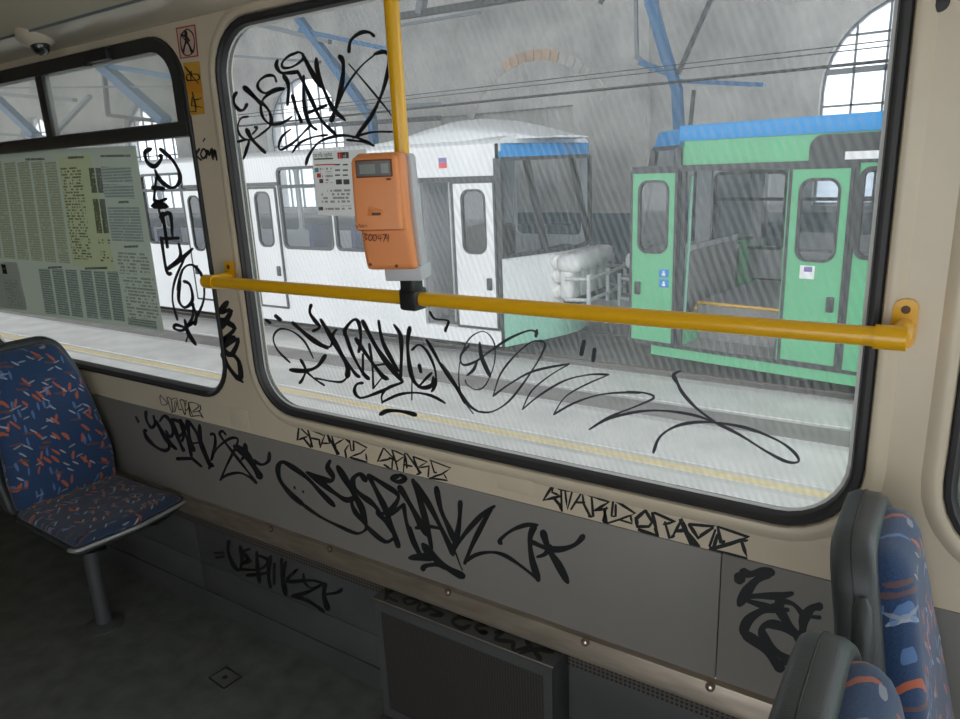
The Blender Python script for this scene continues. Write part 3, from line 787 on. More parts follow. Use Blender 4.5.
p = atY(75, 325, GIN)
post = thing('timetable_poster', p, 'greenish timetable sheet of small print filling the left window pane', 'poster')
S6 = lambda x, y: (x / 3.594, 140 + y / 3.594)
def pq(x0, y0, x1, y1, x2, y2, x3, y3): return [S6(x0, y0), S6(x1, y1), S6(x2, y2), S6(x3, y3)]
sheet('paper_sheet', pq(-330, 58, 487, 20, 590, 690, -230, 580), 'poster_paper', post, GIN, 0.001)
sheet('yellow_column', pq(208, 62, 322, 52, 418, 470, 262, 452), 'poster_tint_yellow', post, GIN, 0.0016)
for k in range(8):
    x0 = 160 - k * 49; sheet('timetable_column', pq(x0, 78 - k * -2, x0 + 40, 76, x0 + 92, 444 - k * 4, x0 + 52, 440 - k * 4), 'print_olive', post, GIN, 0.0016)
sheet('timetable_column', pq(216, 100, 290, 95, 332, 430, 262, 428), 'print_yellow', post, GIN, 0.0022)
for k, (y0, y1) in enumerate(((100, 190), (212, 335), (352, 372), (396, 440))):
    for j in (0, 24): sheet('time_block', pq(318 + j + y0 * .13 - 13, y0, 338 + j + y0 * .13 - 13, y0, 338 + j + y1 * .13 - 13, y1, 318 + j + y1 * .13 - 13, y1), 'print_bold' if k < 2 else 'print_yellow', post, GIN, 0.0022)
for k, (x0, y0, x1, y1, nm) in enumerate(((362, 95, 470, 150, 'print_grey'), (370, 158, 478, 205, 'print_grey'), (385, 238, 500, 362, 'print_grey'), (418, 400, 530, 480, 'print_lines'), (440, 492, 552, 640, 'print_lines'))):
    s_ = (y1 - y0) * 0.14; sheet('text_block', pq(x0, y0, x1, y0 + 4, x1 + s_, y1 + 6, x0 + s_, y1), nm, post, GIN, 0.0016)
sheet('text_block', pq(458, 640, 560, 650, 566, 682, 462, 664), 'print_dark', post, GIN, 0.0016)
for k in range(6):
    x0 = 138 + k * 48 + (k > 2) * 6; sheet('timetable_block', pq(x0, 462 + k * 2, x0 + 40, 463 + k * 2, x0 + 66, 628 + k * 5, x0 + 26, 623 + k * 5), 'print_dark', post, GIN, 0.0016)
for (x0, y0, x1) in ((90, 66, 160), (243, 60, 300), (360, 54, 468), (172, 455, 222), (304, 458, 385), (425, 220, 462), (445, 380, 496)):
    sheet('heading', pq(x0, y0, x1, y0 - 2, x1 + 1, y0 + 6, x0 + 1, y0 + 8), 'print_bold', post, GIN, 0.0026)
p = atY(12, 305, GIN)
small = thing('small_notice', p, 'small pale notice stuck over the lower left of the timetable poster', 'notice')
sheet('paper_sheet', pq(-70, 436, 62, 440, 98, 612, -40, 598), 'poster_paper_white', small, GIN, 0.0030)
sheet('text_block', pq(8, 496, 62, 500, 84, 604, 34, 598), 'print_white', small, GIN, 0.0036)
MB().box(*(lambda a, b_: (a.x, b_.x, GIN - 0.0042, GIN - 0.0036, b_.z, a.z))(atY(2, 264, GIN), atY(8.5, 274, GIN))).build('emblem', 'print_bold', small, 0)

# stickers on the post between the windows
S7 = lambda x, y: (160 + x / 4.5, 10 + y / 4.494)
def sq(pts): return [S7(*q) for q in pts]
p = atY(187, 58, 0)
st = thing('warning_sticker', p, 'pink square sticker with a red border, a crossed-out standing figure in a circle', 'sticker')
sheet('red_border', sq([(70, 80), (158, 64), (173, 208), (90, 220)]), 'sticker_red', st, 0, 0.0016)
sheet('sticker_face', sq([(76, 86), (153, 71), (167, 203), (95, 214)]), 'sticker_pink', st, 0, 0.0022)
tagging('pictogram', crop(160, 10, 4.5, [(5, [(122, 84), (97, 110), (93, 150), (105, 195), (128, 205), (150, 185), (155, 145), (146, 105), (122, 84)]), (14, [(116, 98), (118, 135)]), (9, [(119, 135), (110, 165), (104, 190)]), (9, [(120, 135), (134, 165), (143, 190)]), (14, [(112, 96), (119, 100)]), (9, [(100, 112), (118, 122), (134, 140)]), (5, [(92, 108), (152, 190)])]), on_plane(-0.0024), None, 'ink', st)
p = atY(196, 115, 0)
st = thing('seat_sticker', p, 'orange sticker with two black pictograms on the post between the windows', 'sticker')
sheet('sticker_face', sq([(103, 238), (176, 230), (202, 466), (138, 474)]), 'sticker_yellow', st, 0, 0.0016)
sheet('sticker_band', sq([(118, 322), (186, 320), (190, 372), (124, 374)]), 'sticker_orange', st, 0, 0.0020)
tagging('pictogram', crop(160, 10, 4.5, [(5, [(112, 255), (140, 290), (172, 332)]), (5, [(122, 318), (122, 292), (170, 290), (175, 312), (150, 316), (122, 318)]), (5, [(140, 275), (138, 318)]), (6, [(146, 370), (152, 400), (160, 430), (162, 460)]), (6, [(140, 430), (190, 438)]), (6, [(132, 458), (160, 456)]), (5, [(150, 405), (172, 402), (186, 396)]), (6, [(145, 392), (142, 428)])]), on_plane(-0.0022), None, 'ink', st)

# dome camera under the cove
dc = atY(38, 40, -0.085)
dm = thing('dome_camera', (dc.x, -0.085, 1.866), 'small cream dome camera on the ceiling above the left window', 'camera')
axv = Vector((0.22, 0.0, -1)).normalized()
MB().disc((dc.x, -0.085, 1.866), axv, .06, .02, 28, [(0.054, -0.016), (0.055, 0.002), (0.050, 0.010), (0.032, 0.024), (0.026, 0.026)]).build('housing', 'cream_plastic', dm, 40)
MB().disc(Vector((dc.x, -0.085, 1.866)) + axv * 0.026, axv, .03, .02, 24, [(0.026, 0), (0.0255, 0.006), (0.0225, 0.014), (0.016, 0.021), (0.007, 0.0250), (0.001, 0.0258)]).build('dome_lens', 'dome', dm, 60)

# ------------------------------------------------------------------ heater box under the strip
HX0, HX1, HY, HZ = atY(374, 598, -0.075).x, atY(552, 660, -0.075).x, -0.075, 0.392
hz_ = atY(460, 628, HY).z
HZ = 0.385
ht = thing('floor_heater', ((HX0 + HX1) / 2, -0.04, 0), 'dark metal heater box with a mesh front against the lower wall', 'heater')
MB().box(HX0, HX1, HY + 0.004, 0.004, 0.02, HZ - 0.006, 0.002).build('body', 'lower_panel', ht)
mb = MB(); mb.box(HX0 - 0.004, HX1 + 0.004, HY - 0.003, 0.0, HZ - 0.007, HZ, 0.0015); mb.build('top_lid', 'lower_panel', ht)
MB().tube([(HX0 - 0.004, HY - 0.003, HZ - 0.001), (HX1 + 0.004, HY - 0.003, HZ - 0.001)], 0.0016, 6).build('lid_edge', 'strip_metal', ht)
f_ = MB(); w_ = 0.022
f_.box(HX0, HX1, HY - 0.002, HY + 0.006, HZ - 0.035, HZ - 0.008); f_.box(HX0, HX1, HY - 0.002, HY + 0.006, 0.02, 0.05)
f_.box(HX0, HX0 + w_, HY - 0.002, HY + 0.006, 0.05, HZ - 0.035); f_.box(HX1 - w_, HX1, HY - 0.002, HY + 0.006, 0.05, HZ - 0.035)
f_.build('front_frame', 'lower_panel', ht, 0)
MB().box(HX0 + w_, HX1 - w_, HY, HY + 0.006, 0.05, HZ - 0.035).build('mesh_grille', 'heater_mesh', ht, 0)
MB().box(HX0 - 0.006, HX1 + 0.006, HY - 0.018, 0.0, 0.0, 0.02, 0.002).build('foot_flange', 'lower_panel', ht)

# ------------------------------------------------------------------ graffiti
INK_W = -0.0002; PAN = -0.0042
s1 = 5.135
tagging('marker_tag', crop(230, 25, s1, [
    (16, [(35, 345), (20, 370), (22, 405), (45, 435), (70, 435), (88, 405)]), (24, [(72, 318), (120, 365), (160, 405)]), (16, [(160, 395), (200, 440), (212, 490), (205, 512)]),
    (14, [(238, 292), (225, 262), (185, 262), (148, 290), (145, 325), (180, 350), (230, 330), (278, 326)]), (13, [(278, 330), (220, 345), (175, 375), (158, 420), (170, 475), (210, 510), (270, 502), (318, 470)]),
    (18, [(245, 180), (238, 210), (262, 245), (310, 245), (350, 240)]), (13, [(350, 140), (300, 160), (268, 195), (275, 220), (320, 215), (370, 180), (375, 150), (345, 138)]),
    (20, [(275, 260), (300, 310), (295, 410)]), (18, [(320, 360), (340, 430), (368, 500)]), (18, [(345, 235), (385, 310), (425, 400), (470, 490), (540, 560)]), (18, [(378, 260), (380, 400), (405, 500), (445, 538)]),
    (22, [(372, 150), (430, 260), (470, 320)]), (20, [(443, 172), (450, 240), (490, 350), (530, 430), (590, 488)]), (22, [(562, 158), (580, 190), (580, 260), (560, 370), (535, 450), (520, 495)]), (18, [(405, 450), (495, 412)]),
    (18, [(740, 58), (715, 38), (670, 40), (620, 80), (610, 140)]), (9, [(610, 200), (680, 280), (780, 400), (840, 480)]), (10, [(560, 400), (600, 310), (670, 215), (740, 155)]), (18, [(740, 150), (790, 138), (815, 165), (808, 250), (780, 350), (730, 460), (650, 570)]),
    (10, [(95, 470), (55, 480), (40, 530), (60, 575), (110, 590), (180, 545), (215, 510)]), (20, [(85, 535), (115, 590), (180, 655)]), (14, [(40, 600), (95, 590), (85, 640), (68, 688)]), (12, [(115, 560), (140, 530), (125, 525)]),
    (12, [(312, 535), (270, 570), (250, 620), (265, 640), (330, 600), (380, 550), (410, 520)]), (12, [(320, 655), (360, 605), (430, 575), (500, 565)]), (14, [(390, 718), (405, 670), (460, 600), (560, 568), (640, 575), (700, 600), (730, 615)]), (12, [(630, 580), (720, 552), (840, 548)]), (12, [(600, 590), (680, 600), (740, 620)]),
]), on_plane(GIN), 'looping black marker tag on the upper left of the big window')
s2 = 4.8
tagging('marker_tag', crop(265, 300, s2, [
    (18, [(5, 95), (25, 110)]), (20, [(50, 75), (75, 98)]), (16, [(222, 22), (215, 60), (240, 100), (262, 130), (230, 150)]), (20, [(132, 108), (190, 160), (250, 205), (300, 232)]), (9, [(250, 200), (310, 225), (320, 190), (300, 165)]),
    (9, [(232, 280), (190, 200), (130, 150), (70, 140), (40, 180), (60, 240), (120, 300)]), (18, [(120, 335), (190, 340), (250, 320), (290, 265)]), (12, [(170, 285), (195, 335), (180, 380), (165, 400)]), (10, [(195, 340), (240, 380), (285, 410)]), (10, [(240, 375), (320, 390), (370, 392), (398, 365)]),
    (22, [(268, 95), (310, 165), (355, 240), (395, 320), (395, 370)]), (14, [(345, 140), (325, 180), (370, 260), (430, 350), (455, 370)]), (16, [(385, 175), (385, 140), (425, 95), (450, 110), (460, 180), (450, 250)]), (16, [(385, 160), (420, 260), (470, 350), (500, 380)]), (18, [(435, 185), (500, 280), (560, 360), (590, 380)]),
    (22, [(468, 100), (530, 220), (600, 320), (660, 390)]), (18, [(545, 100), (565, 200), (610, 290), (640, 340)]), (18, [(620, 120), (650, 170), (655, 260), (650, 380)]), (14, [(520, 315), (590, 305)]), (14, [(470, 260), (470, 360)]), (12, [(500, 210), (515, 310), (520, 425)]),
    (14, [(470, 398), (440, 405), (430, 440), (460, 470), (540, 445), (600, 420), (660, 395)]), (10, [(520, 425), (560, 375)]), (10, [(640, 400), (590, 420), (560, 460), (565, 495)]), (12, [(560, 492), (640, 455), (720, 445), (800, 460), (865, 495)]), (18, [(552, 550), (590, 532), (660, 535), (725, 552)]),
    (18, [(695, 130), (685, 200), (690, 290), (710, 380), (750, 420), (800, 410), (808, 370)]), (12, [(705, 240), (740, 215), (780, 250), (815, 330), (820, 400), (800, 440)]), (22, [(740, 312), (748, 345)]), (12, [(735, 420), (770, 380), (800, 350)]), (10, [(705, 380), (705, 480)]),
    (14, [(775, 190), (810, 250), (860, 340), (920, 420), (958, 495)]), (10, [(790, 55), (815, 90), (880, 100), (862, 145)]), (14, [(865, 150), (882, 105)]),
]), on_plane(GIN), 'dense black marker tag at the lower left of the big window')
tagging('marker_tag', crop(440, 320, s2, [
    (14, [(0, 205), (50, 270), (100, 350), (140, 410), (185, 440)]), (10, [(185, 440), (250, 440), (330, 390), (410, 290), (480, 180), (505, 115), (480, 95)]), (12, [(470, 65), (430, 50), (330, 90), (240, 150), (170, 200), (110, 215), (100, 170), (140, 120)]), (7, [(160, 450), (110, 380), (90, 290), (100, 180), (140, 90), (210, 55), (260, 110), (260, 210), (220, 310), (175, 335), (130, 310), (122, 288)]),
    (20, [(190, 110), (200, 180), (240, 270)]), (14, [(130, 265), (160, 240), (178, 200)]), (20, [(465, 50), (460, 78)]), (9, [(500, 105), (440, 105), (360, 170), (290, 260), (255, 365)]), (11, [(255, 365), (330, 310), (450, 245), (620, 210)]), (8, [(620, 212), (530, 265), (440, 340), (395, 430)]), (10, [(395, 430), (480, 360), (600, 290), (720, 262), (810, 262)]), (8, [(808, 264), (700, 310), (600, 370), (545, 455)]), (10, [(545, 455), (640, 400), (760, 360), (880, 348), (960, 352)]),
    (26, [(692, 102), (678, 165)]), (24, [(742, 140), (735, 195)]),
]) + crop(500, 320, 3, [(7, [(380, 215), (430, 218), (462, 233), (400, 262), (330, 290), (268, 328)]), (8, [(268, 328), (330, 295), (420, 274), (500, 273), (580, 285), (640, 305)]),
    (10, [(525, 168), (545, 215), (590, 265), (650, 310)]), (8, [(540, 153), (518, 168), (535, 195)]), (9, [(650, 310), (720, 345), (800, 395), (860, 425), (895, 425), (885, 400), (840, 365), (760, 330), (680, 312), (600, 306), (530, 318), (480, 350), (460, 398)])]),
    on_plane(GIN), 'thin zigzag marker scrawl with long tail at the lower right of the big window', 'ink_soft')
s4 = 5.994
tagging('marker_tag', crop(270, 460, s4, [
    (26, [(385, 275), (310, 200), (220, 105), (130, 40), (75, 12), (48, 45), (60, 120), (120, 200), (200, 270)]), (18, [(200, 270), (300, 340), (420, 400), (520, 440), (570, 420), (580, 395)]), (14, [(145, 160), (150, 172)]), (14, [(196, 186), (202, 196)]),
    (28, [(222, 75), (290, 105), (360, 125), (378, 100), (345, 45), (360, 5)]), (28, [(230, 80), (310, 140), (390, 200), (460, 240), (520, 220)]), (32, [(405, 40), (460, 130), (500, 200), (550, 290), (575, 390)]), (28, [(575, 125), (540, 85), (500, 110), (500, 160), (540, 205), (600, 250), (640, 290), (650, 320)]), (24, [(520, 215), (490, 250), (510, 310), (560, 370), (600, 420), (690, 490), (740, 470)]),
    (30, [(590, 90), (640, 190), (690, 290), (730, 400), (770, 520)]), (26, [(595, 90), (680, 145), (760, 200), (765, 240), (720, 300), (650, 330)]), (26, [(640, 320), (700, 370), (740, 440)]), (22, [(700, 340), (760, 300), (800, 265)]), (26, [(770, 95), (730, 110), (770, 132), (810, 112), (780, 88)]), (32, [(775, 160), (830, 250), (890, 360), (940, 450)]), (26, [(800, 265), (820, 380), (860, 490), (895, 565)])]) +
    crop(410, 480, 5.333, [(28, [(15, 0), (50, 100), (90, 240), (115, 365)]), (22, [(0, 120), (40, 210), (60, 260)]), (26, [(25, 10), (100, 130), (160, 245), (220, 370), (230, 400)]), (20, [(30, 255), (100, 248), (175, 262)]), (26, [(140, 40), (165, 160), (210, 260), (240, 330)]), (26, [(268, 115), (265, 200), (250, 300), (228, 385)]), (24, [(222, 390), (290, 290), (380, 190), (450, 140)]), (24, [(440, 145), (390, 230), (330, 350), (292, 445)]), (18, [(292, 440), (350, 400), (430, 385), (500, 400), (580, 450), (690, 535)]), (20, [(488, 340), (480, 320), (540, 270), (620, 240), (680, 240)]), (30, [(665, 240), (640, 310), (650, 420), (685, 535)]), (34, [(708, 275), (740, 370), (790, 450), (840, 545)]), (28, [(650, 330), (720, 360), (800, 370), (880, 345), (925, 298)]), (22, [(680, 410), (720, 395), (750, 350)]),
    (34, [(0, 415), (70, 410), (120, 420)]), (34, [(70, 345), (120, 405), (200, 470), (285, 515)]), (26, [(70, 480), (80, 460), (150, 450), (200, 470)]), (8, [(240, 380), (270, 460), (280, 480)]), (14, [(0, 250), (30, 330), (55, 400)])]),
    on_plane(PAN), 'biggest black marker tag, sprawling over the grey panel below the big window')
s6 = 6.4
tagging('marker_tag', crop(130, 390, s6, [
    (18, [(38, 172), (55, 205)]), (18, [(102, 135), (105, 190), (135, 240), (160, 215), (150, 165)]), (20, [(105, 262), (90, 260), (110, 310), (160, 360), (220, 388), (250, 370), (245, 330)]), (26, [(165, 200), (200, 260), (245, 330), (295, 378)]), (18, [(190, 200), (220, 165), (255, 200), (275, 270), (255, 300), (230, 260)]), (22, [(265, 185), (290, 260), (320, 340), (345, 390)]), (18, [(270, 185), (335, 215), (350, 260), (300, 310)]), (22, [(320, 190), (345, 280), (330, 330)]), (24, [(365, 195), (380, 300), (410, 390)]), (22, [(375, 200), (430, 280), (470, 380), (515, 480)]), (18, [(345, 255), (375, 340), (395, 430)]), (18, [(370, 345), (455, 335)]), (24, [(445, 225), (450, 330), (480, 420), (520, 490)]), (14, [(505, 505), (520, 470), (535, 490)]),
    (18, [(515, 285), (540, 285), (545, 350), (520, 450)]), (16, [(525, 420), (570, 360), (640, 310), (690, 315), (670, 380), (620, 480), (578, 578)]), (16, [(612, 285), (590, 262), (575, 285), (620, 350), (690, 440), (760, 530), (810, 595)]), (16, [(578, 575), (620, 545), (700, 530), (770, 560), (810, 598)]), (40, [(670, 360), (740, 410), (800, 500), (835, 560)]), (24, [(735, 345), (740, 400), (715, 445)]), (20, [(790, 450), (840, 478), (885, 455), (892, 400)]), (26, [(302, 440), (400, 438)]), (26, [(400, 440), (455, 488)]),
]), on_plane(PAN), 'black marker tag with a star on the grey panel beside the left seat')
tagging('marker_tag', crop(130, 390, s6, [(5, [(195, 30), (192, 55), (205, 95), (240, 85), (195, 35)]), (5, [(235, 45), (262, 130), (272, 140), (262, 60), (235, 45)]), (5, [(265, 60), (300, 55), (290, 130), (280, 135), (290, 70)]), (6, [(300, 60), (312, 120), (330, 125)]), (6, [(318, 65), (345, 145), (355, 150), (345, 70), (318, 65)]), (5, [(345, 72), (360, 70), (352, 110), (362, 130), (380, 100)]), (6, [(372, 80), (385, 160), (400, 165), (375, 85), (420, 85), (440, 105), (400, 140), (450, 130), (448, 95)]), (6, [(400, 168), (450, 165), (468, 180), (440, 130)])]),
    on_plane(INK_W), 'small outlined letters in black pen just under the left window')
s7 = 5.647
def sparz(pts, w=9): return [((w,), p) for p in pts]
tagging('marker_tag', crop(290, 415, s7, sparz([[(50, 65), (42, 142), (75, 130), (105, 118), (50, 65)], [(75, 130), (120, 185), (118, 145)], [(98, 75), (128, 182)], [(98, 75), (195, 118), (170, 185), (165, 140), (120, 130)], [(170, 182), (205, 90), (265, 220)], [(205, 90), (225, 160), (185, 160)], [(235, 112), (250, 180), (278, 222), (262, 222)], [(230, 110), (310, 132), (255, 165), (262, 200)], [(310, 130), (340, 160)], [(335, 132), (435, 185), (400, 215), (335, 238), (435, 268), (428, 220)], [(335, 135), (345, 200), (360, 200), (358, 150)], [(330, 170), (310, 200), (318, 240)]])),
    on_plane(INK_W), 'outlined block letters in black pen, left of two tags below the window')
tagging('marker_tag', crop(290, 415, s7, sparz([[(528, 185), (495, 262), (555, 250), (580, 240), (528, 185)], [(530, 280), (575, 308), (580, 240)], [(575, 195), (610, 310)], [(575, 195), (650, 230), (605, 262), (560, 240)], [(600, 260), (605, 310)], [(640, 325), (650, 205), (660, 300)], [(650, 205), (740, 330), (715, 335)], [(640, 280), (690, 290)], [(695, 235), (730, 330)], [(695, 235), (775, 265), (715, 300), (780, 290)], [(790, 255), (908, 300), (855, 335), (785, 355), (890, 370), (870, 335)], [(795, 260), (815, 325), (828, 325)], [(785, 285), (780, 350)]])),
    on_plane(INK_W), 'outlined block letters in black pen, right of the pair below the window')
s8 = 4.3636
tagging('marker_tag', crop(540, 475, s8, sparz([[(60, 38), (15, 110), (90, 92), (52, 75), (60, 38)], [(58, 98), (85, 130), (95, 160), (92, 60), (80, 58)], [(82, 60), (140, 72), (120, 150), (110, 75)], [(135, 150), (185, 72), (190, 125), (220, 182)], [(185, 72), (225, 95), (232, 180), (212, 180)], [(150, 120), (195, 120)], [(222, 90), (300, 118), (235, 158), (295, 145)], [(280, 150), (290, 210), (275, 200), (290, 140)], [(320, 105), (415, 168), (345, 195), (290, 212)], [(320, 105), (312, 180), (330, 180), (330, 130)], [(345, 195), (402, 212), (395, 178)]], 10)),
    on_plane(INK_W), 'angular black pen letters, first of the pair below the right half of the window')
tagging('marker_tag', crop(540, 475, s8, sparz([[(460, 155), (420, 190), (425, 225), (475, 225), (490, 205), (460, 155)], [(430, 238), (520, 272), (500, 235)], [(490, 165), (510, 250)], [(500, 165), (590, 205), (540, 215)], [(545, 205), (565, 275), (585, 265)], [(580, 265), (620, 192), (640, 250), (695, 312)], [(610, 195), (660, 300), (690, 312)], [(595, 245), (640, 240)], [(650, 215), (690, 275), (755, 232)], [(650, 215), (760, 225), (700, 262)], [(765, 240), (740, 310), (755, 325), (775, 260)], [(775, 225), (912, 272), (830, 300), (740, 325)], [(775, 225), (790, 295), (805, 290)], [(740, 325), (905, 368), (880, 290), (905, 285)]], 13)),
    on_plane(INK_W), 'bolder angular black pen letters, last of the row near the right seats')
tagging('marker_tag', crop(725, 560, 5.99, [
    ((44,), [(72, 90), (100, 128)]), (34, [(95, 70), (150, 85), (215, 70), (290, 78)]), (40, [(270, 75), (190, 120), (130, 190), (85, 268)]), (28, [(110, 220), (220, 215), (330, 215), (405, 200)]), (24, [(120, 238), (200, 265), (300, 290), (380, 300)]), (38, [(320, 215), (320, 280), (230, 300), (140, 360), (105, 440)]), (38, [(110, 440), (200, 500), (270, 570), (340, 660)]), (36, [(310, 270), (370, 370), (430, 450), (470, 500)]), (22, [(345, 245), (410, 265), (460, 320), (470, 350)]), (40, [(575, 278), (520, 290), (475, 350), (465, 420), (450, 470)]), (34, [(440, 460), (340, 400), (260, 385), (220, 420), (250, 490), (320, 560), (400, 610)]), (60, [(350, 600), (405, 620)]), (24, [(520, 340), (570, 345)])]),
    on_plane(PAN), 'broad chisel-marker tag on the grey panel behind the right seats', gain=1.75)
tagging('marker_tag', crop(0, 140, 4, [
    (16, [(605, 35), (580, 50), (590, 90), (620, 105), (645, 75), (640, 60)]), (14, [(640, 35), (690, 80), (720, 140), (710, 180), (680, 190), (640, 160), (620, 120)]), (20, [(610, 190), (655, 195)]), (14, [(625, 150), (615, 240)]), (16, [(665, 235), (610, 262), (670, 265), (615, 240)]), (14, [(630, 260), (650, 330)]), (14, [(640, 310), (680, 295), (690, 390)]), (14, [(650, 290), (670, 430)]), (14, [(645, 395), (715, 392)]), (14, [(645, 390), (665, 520), (685, 535)]), (14, [(715, 415), (720, 470), (665, 520)]), (16, [(770, 435), (720, 480), (670, 515)]),
    (9, [(740, 470), (700, 560), (690, 640), (710, 720)]), (10, [(710, 600), (730, 520), (770, 500), (810, 550), (815, 640), (780, 720)]), (12, [(735, 565), (760, 580), (770, 640), (740, 670), (715, 640), (720, 560)]), (12, [(765, 650), (785, 700), (780, 740)])]) +
    crop(135, 140, 3.42, [(10, [(200, 560), (195, 610), (165, 650), (135, 645), (140, 632), (175, 640), (205, 620)]), (12, [(170, 615), (182, 660), (208, 700)]), (8, [(185, 655), (175, 690)])]),
    on_plane(GIN), 'vertical black marker tag on the left window pane beside the timetable')
tagging('marker_tag', crop(160, 10, 4.5, [(9, [(154, 638), (166, 672)]), (9, [(178, 624), (163, 652), (187, 676)]), (8, [(192, 626), (183, 650), (195, 668), (208, 650), (201, 628), (192, 626)]), (8, [(202, 578), (194, 592)]), (9, [(209, 668), (213, 630), (222, 655), (232, 622), (237, 668)]), (9, [(238, 674), (245, 630), (256, 676)]), (7, [(238, 658), (252, 658)])]),
    on_plane(-0.0008), 'tiny black marker scribble on the post under the orange sticker', gain=1.3)
def on_lip(x, y, l):
    X_ = atY(x, y, 0).x; k = min(max((X_ + 1.662) / 0.03, 0), 1); return atY(x, y, -0.0005 - 0.0088 * k * k * (3 - 2 * k) - l)
tagging('marker_tag', crop(185, 135, 2.82, [(10, [(120, 470), (100, 500), (130, 495), (102, 545)]), (10, [(100, 520), (140, 545), (105, 580), (140, 570)]), (9, [(105, 600), (150, 575), (130, 620), (105, 600)]), (9, [(130, 615), (152, 640), (155, 690), (120, 650), (105, 615)]), (8, [(155, 690), (163, 697)])]),
    on_lip, 'black marker tag running down the post below the yellow handrail bracket', gain=1.8)
tagging('marker_tag', crop(210, 530, 6.857, [(20, [(30, 158), (95, 155)]), (20, [(40, 190), (95, 180)]), (24, [(130, 75), (125, 150), (160, 240), (200, 275), (220, 200), (205, 110)]), (22, [(270, 130), (230, 150), (260, 200), (220, 230), (280, 210)]), (26, [(320, 150), (325, 250), (340, 360)]), (20, [(320, 170), (400, 210), (340, 270), (210, 270)]), (20, [(250, 310), (330, 305), (410, 290)]), (26, [(415, 180), (400, 300), (415, 395)]), (22, [(440, 230), (440, 370)]), (24, [(490, 200), (490, 330)]), (28, [(520, 220), (500, 330), (520, 445)]), (22, [(600, 270), (530, 350), (700, 345), (780, 370)]), (18, [(640, 300), (650, 360), (700, 400), (780, 365)]), (24, [(560, 455), (660, 430), (760, 380)]), (26, [(570, 450), (680, 490), (780, 560)]), (34, [(790, 370), (780, 450), (810, 545)]), (22, [(790, 440), (870, 430), (905, 405)])]),
    on_plane(0.0058), 'faint dark marker tag on the black lower panel beside the heater', 'ink_low')
tagging('marker_tag', crop(370, 570, 4.8, [(16, [(80, 95), (75, 140)]), (14, [(110, 95), (80, 125), (130, 150)]), (14, [(160, 140), (180, 165), (230, 150), (200, 135), (160, 140)]), (16, [(240, 160), (230, 195), (290, 180), (260, 160)]), (16, [(280, 180), (350, 215), (290, 215)]), (18, [(490, 240), (430, 225), (395, 250), (440, 280), (480, 265)]), (16, [(570, 260), (510, 270), (530, 300), (560, 300), (530, 290)]), (16, [(600, 300), (640, 300), (600, 330), (690, 345)]), (18, [(690, 350), (690, 385), (760, 370)]), (20, [(750, 340), (790, 390), (820, 430)]), (18, [(720, 400), (800, 380), (880, 395)])]),
    lambda x, y, l: atZ(x, y, HZ + l), 'dark marker tag on the lid of the floor heater', 'ink_low')

# ------------------------------------------------------------------ DEPOT: ground, wall, windows
GZ = -1.0
gr = MB().box(-42, 16, -14.0, 14.0, GZ - 0.3, GZ).build('ground', 'concrete', None, 0); tag(gr, 'concrete depot floor between the parked trams', None, None, 'structure')
def strip_g(name, y0, y1, mat, z=0.012):
    return MB().box(-42, 16, y0, y1, GZ - 0.02, GZ + z).build(name, mat, gr, 0)
strip_g('platform_slab', 0.14, 3.93, 'concrete_pale', 0.004); strip_g('painted_line', 4.01, 4.12, 'line_yellow', 0.004)
strip_g('paving_strip', 4.18, 4.98, 'concrete_pale', 0.010); strip_g('drain_channel', 5.10, 5.48, 'concrete_dark', 0.006)
strip_g('paving_strip', 5.56, 6.25, 'concrete_pale', 0.010); strip_g('track_bed', 6.4, 9.1, 'concrete_dark', 0.008)
for y in (6.58, 8.02): strip_g('track_rail', y - 0.035, y + 0.035, 'rail_steel', 0.03)

DWY = 10.5
ARCH = [5.27, -0.70, -12.43, -18.33, -24.23, -30.13]
SP, AR, SL = 2.25, 1.2, 0.62
dw = MB()
edges = [(2.3, 10.0), (-4.5, 2.3), (-15.4, -9.5), (-21.3, -15.4), (-27.2, -21.3), (-42.0, -27.2)]
for cx, (A0, A1) in zip(ARCH, edges):
    h_ = rrect2(cx - AR, cx + AR, SL, SP + AR, 0.02, AR - 0.001); o = outer_match(h_, A0, A1, GZ, 9.0)
    b0 = DWY + (0.14 if cx == -0.70 else 0.0)
    ring_strip(dw, [(o, b0), (h_, b0), (h_, b0 + 0.45), (o, b0 + 0.45)])
nx0, nx1 = atY(440, 120, DWY).x, atY(573, 110, DWY).x
nz1 = atY(573, 105, DWY).z
h_ = rrect2(nx0, nx1, 0.3, nz1, 0.01, 0.02); o = outer_match(h_, -9.5, -4.5, GZ, 9.0)
ring_strip(dw, [(o, DWY), (h_, DWY), (h_, DWY + 0.16)]); dw.quad([(a, DWY + 0.16, c) for a, c in h_])
dw.box(-4.5, -4.44, DWY, DWY + 0.15, GZ, 9.0)
dwall = dw.build('wall_depot', 'depot_plaster', None, 30); tag(dwall, 'pale plastered depot wall with a blue-grey lower band', None, None, 'structure')
random.seed(3)
for k in range(21):
    an = math.radians(28 + 124 * k / 20); r0, r1 = 1.42, 1.60; cx, cz = -6.53, 1.72
    an2 = an + math.radians(5.4)
    o = [(cx + r_ * math.cos(q), cz + r_ * math.sin(q)) for r_, q in ((r0, an), (r1, an), (r1, an2), (r0, an2))]
    MB().prism(o, DWY - random.uniform(0.008, 0.02), DWY + 0.03).build('brick', 'brick' if 7 <= k <= 13 else 'brick_pale', dwall, 0)
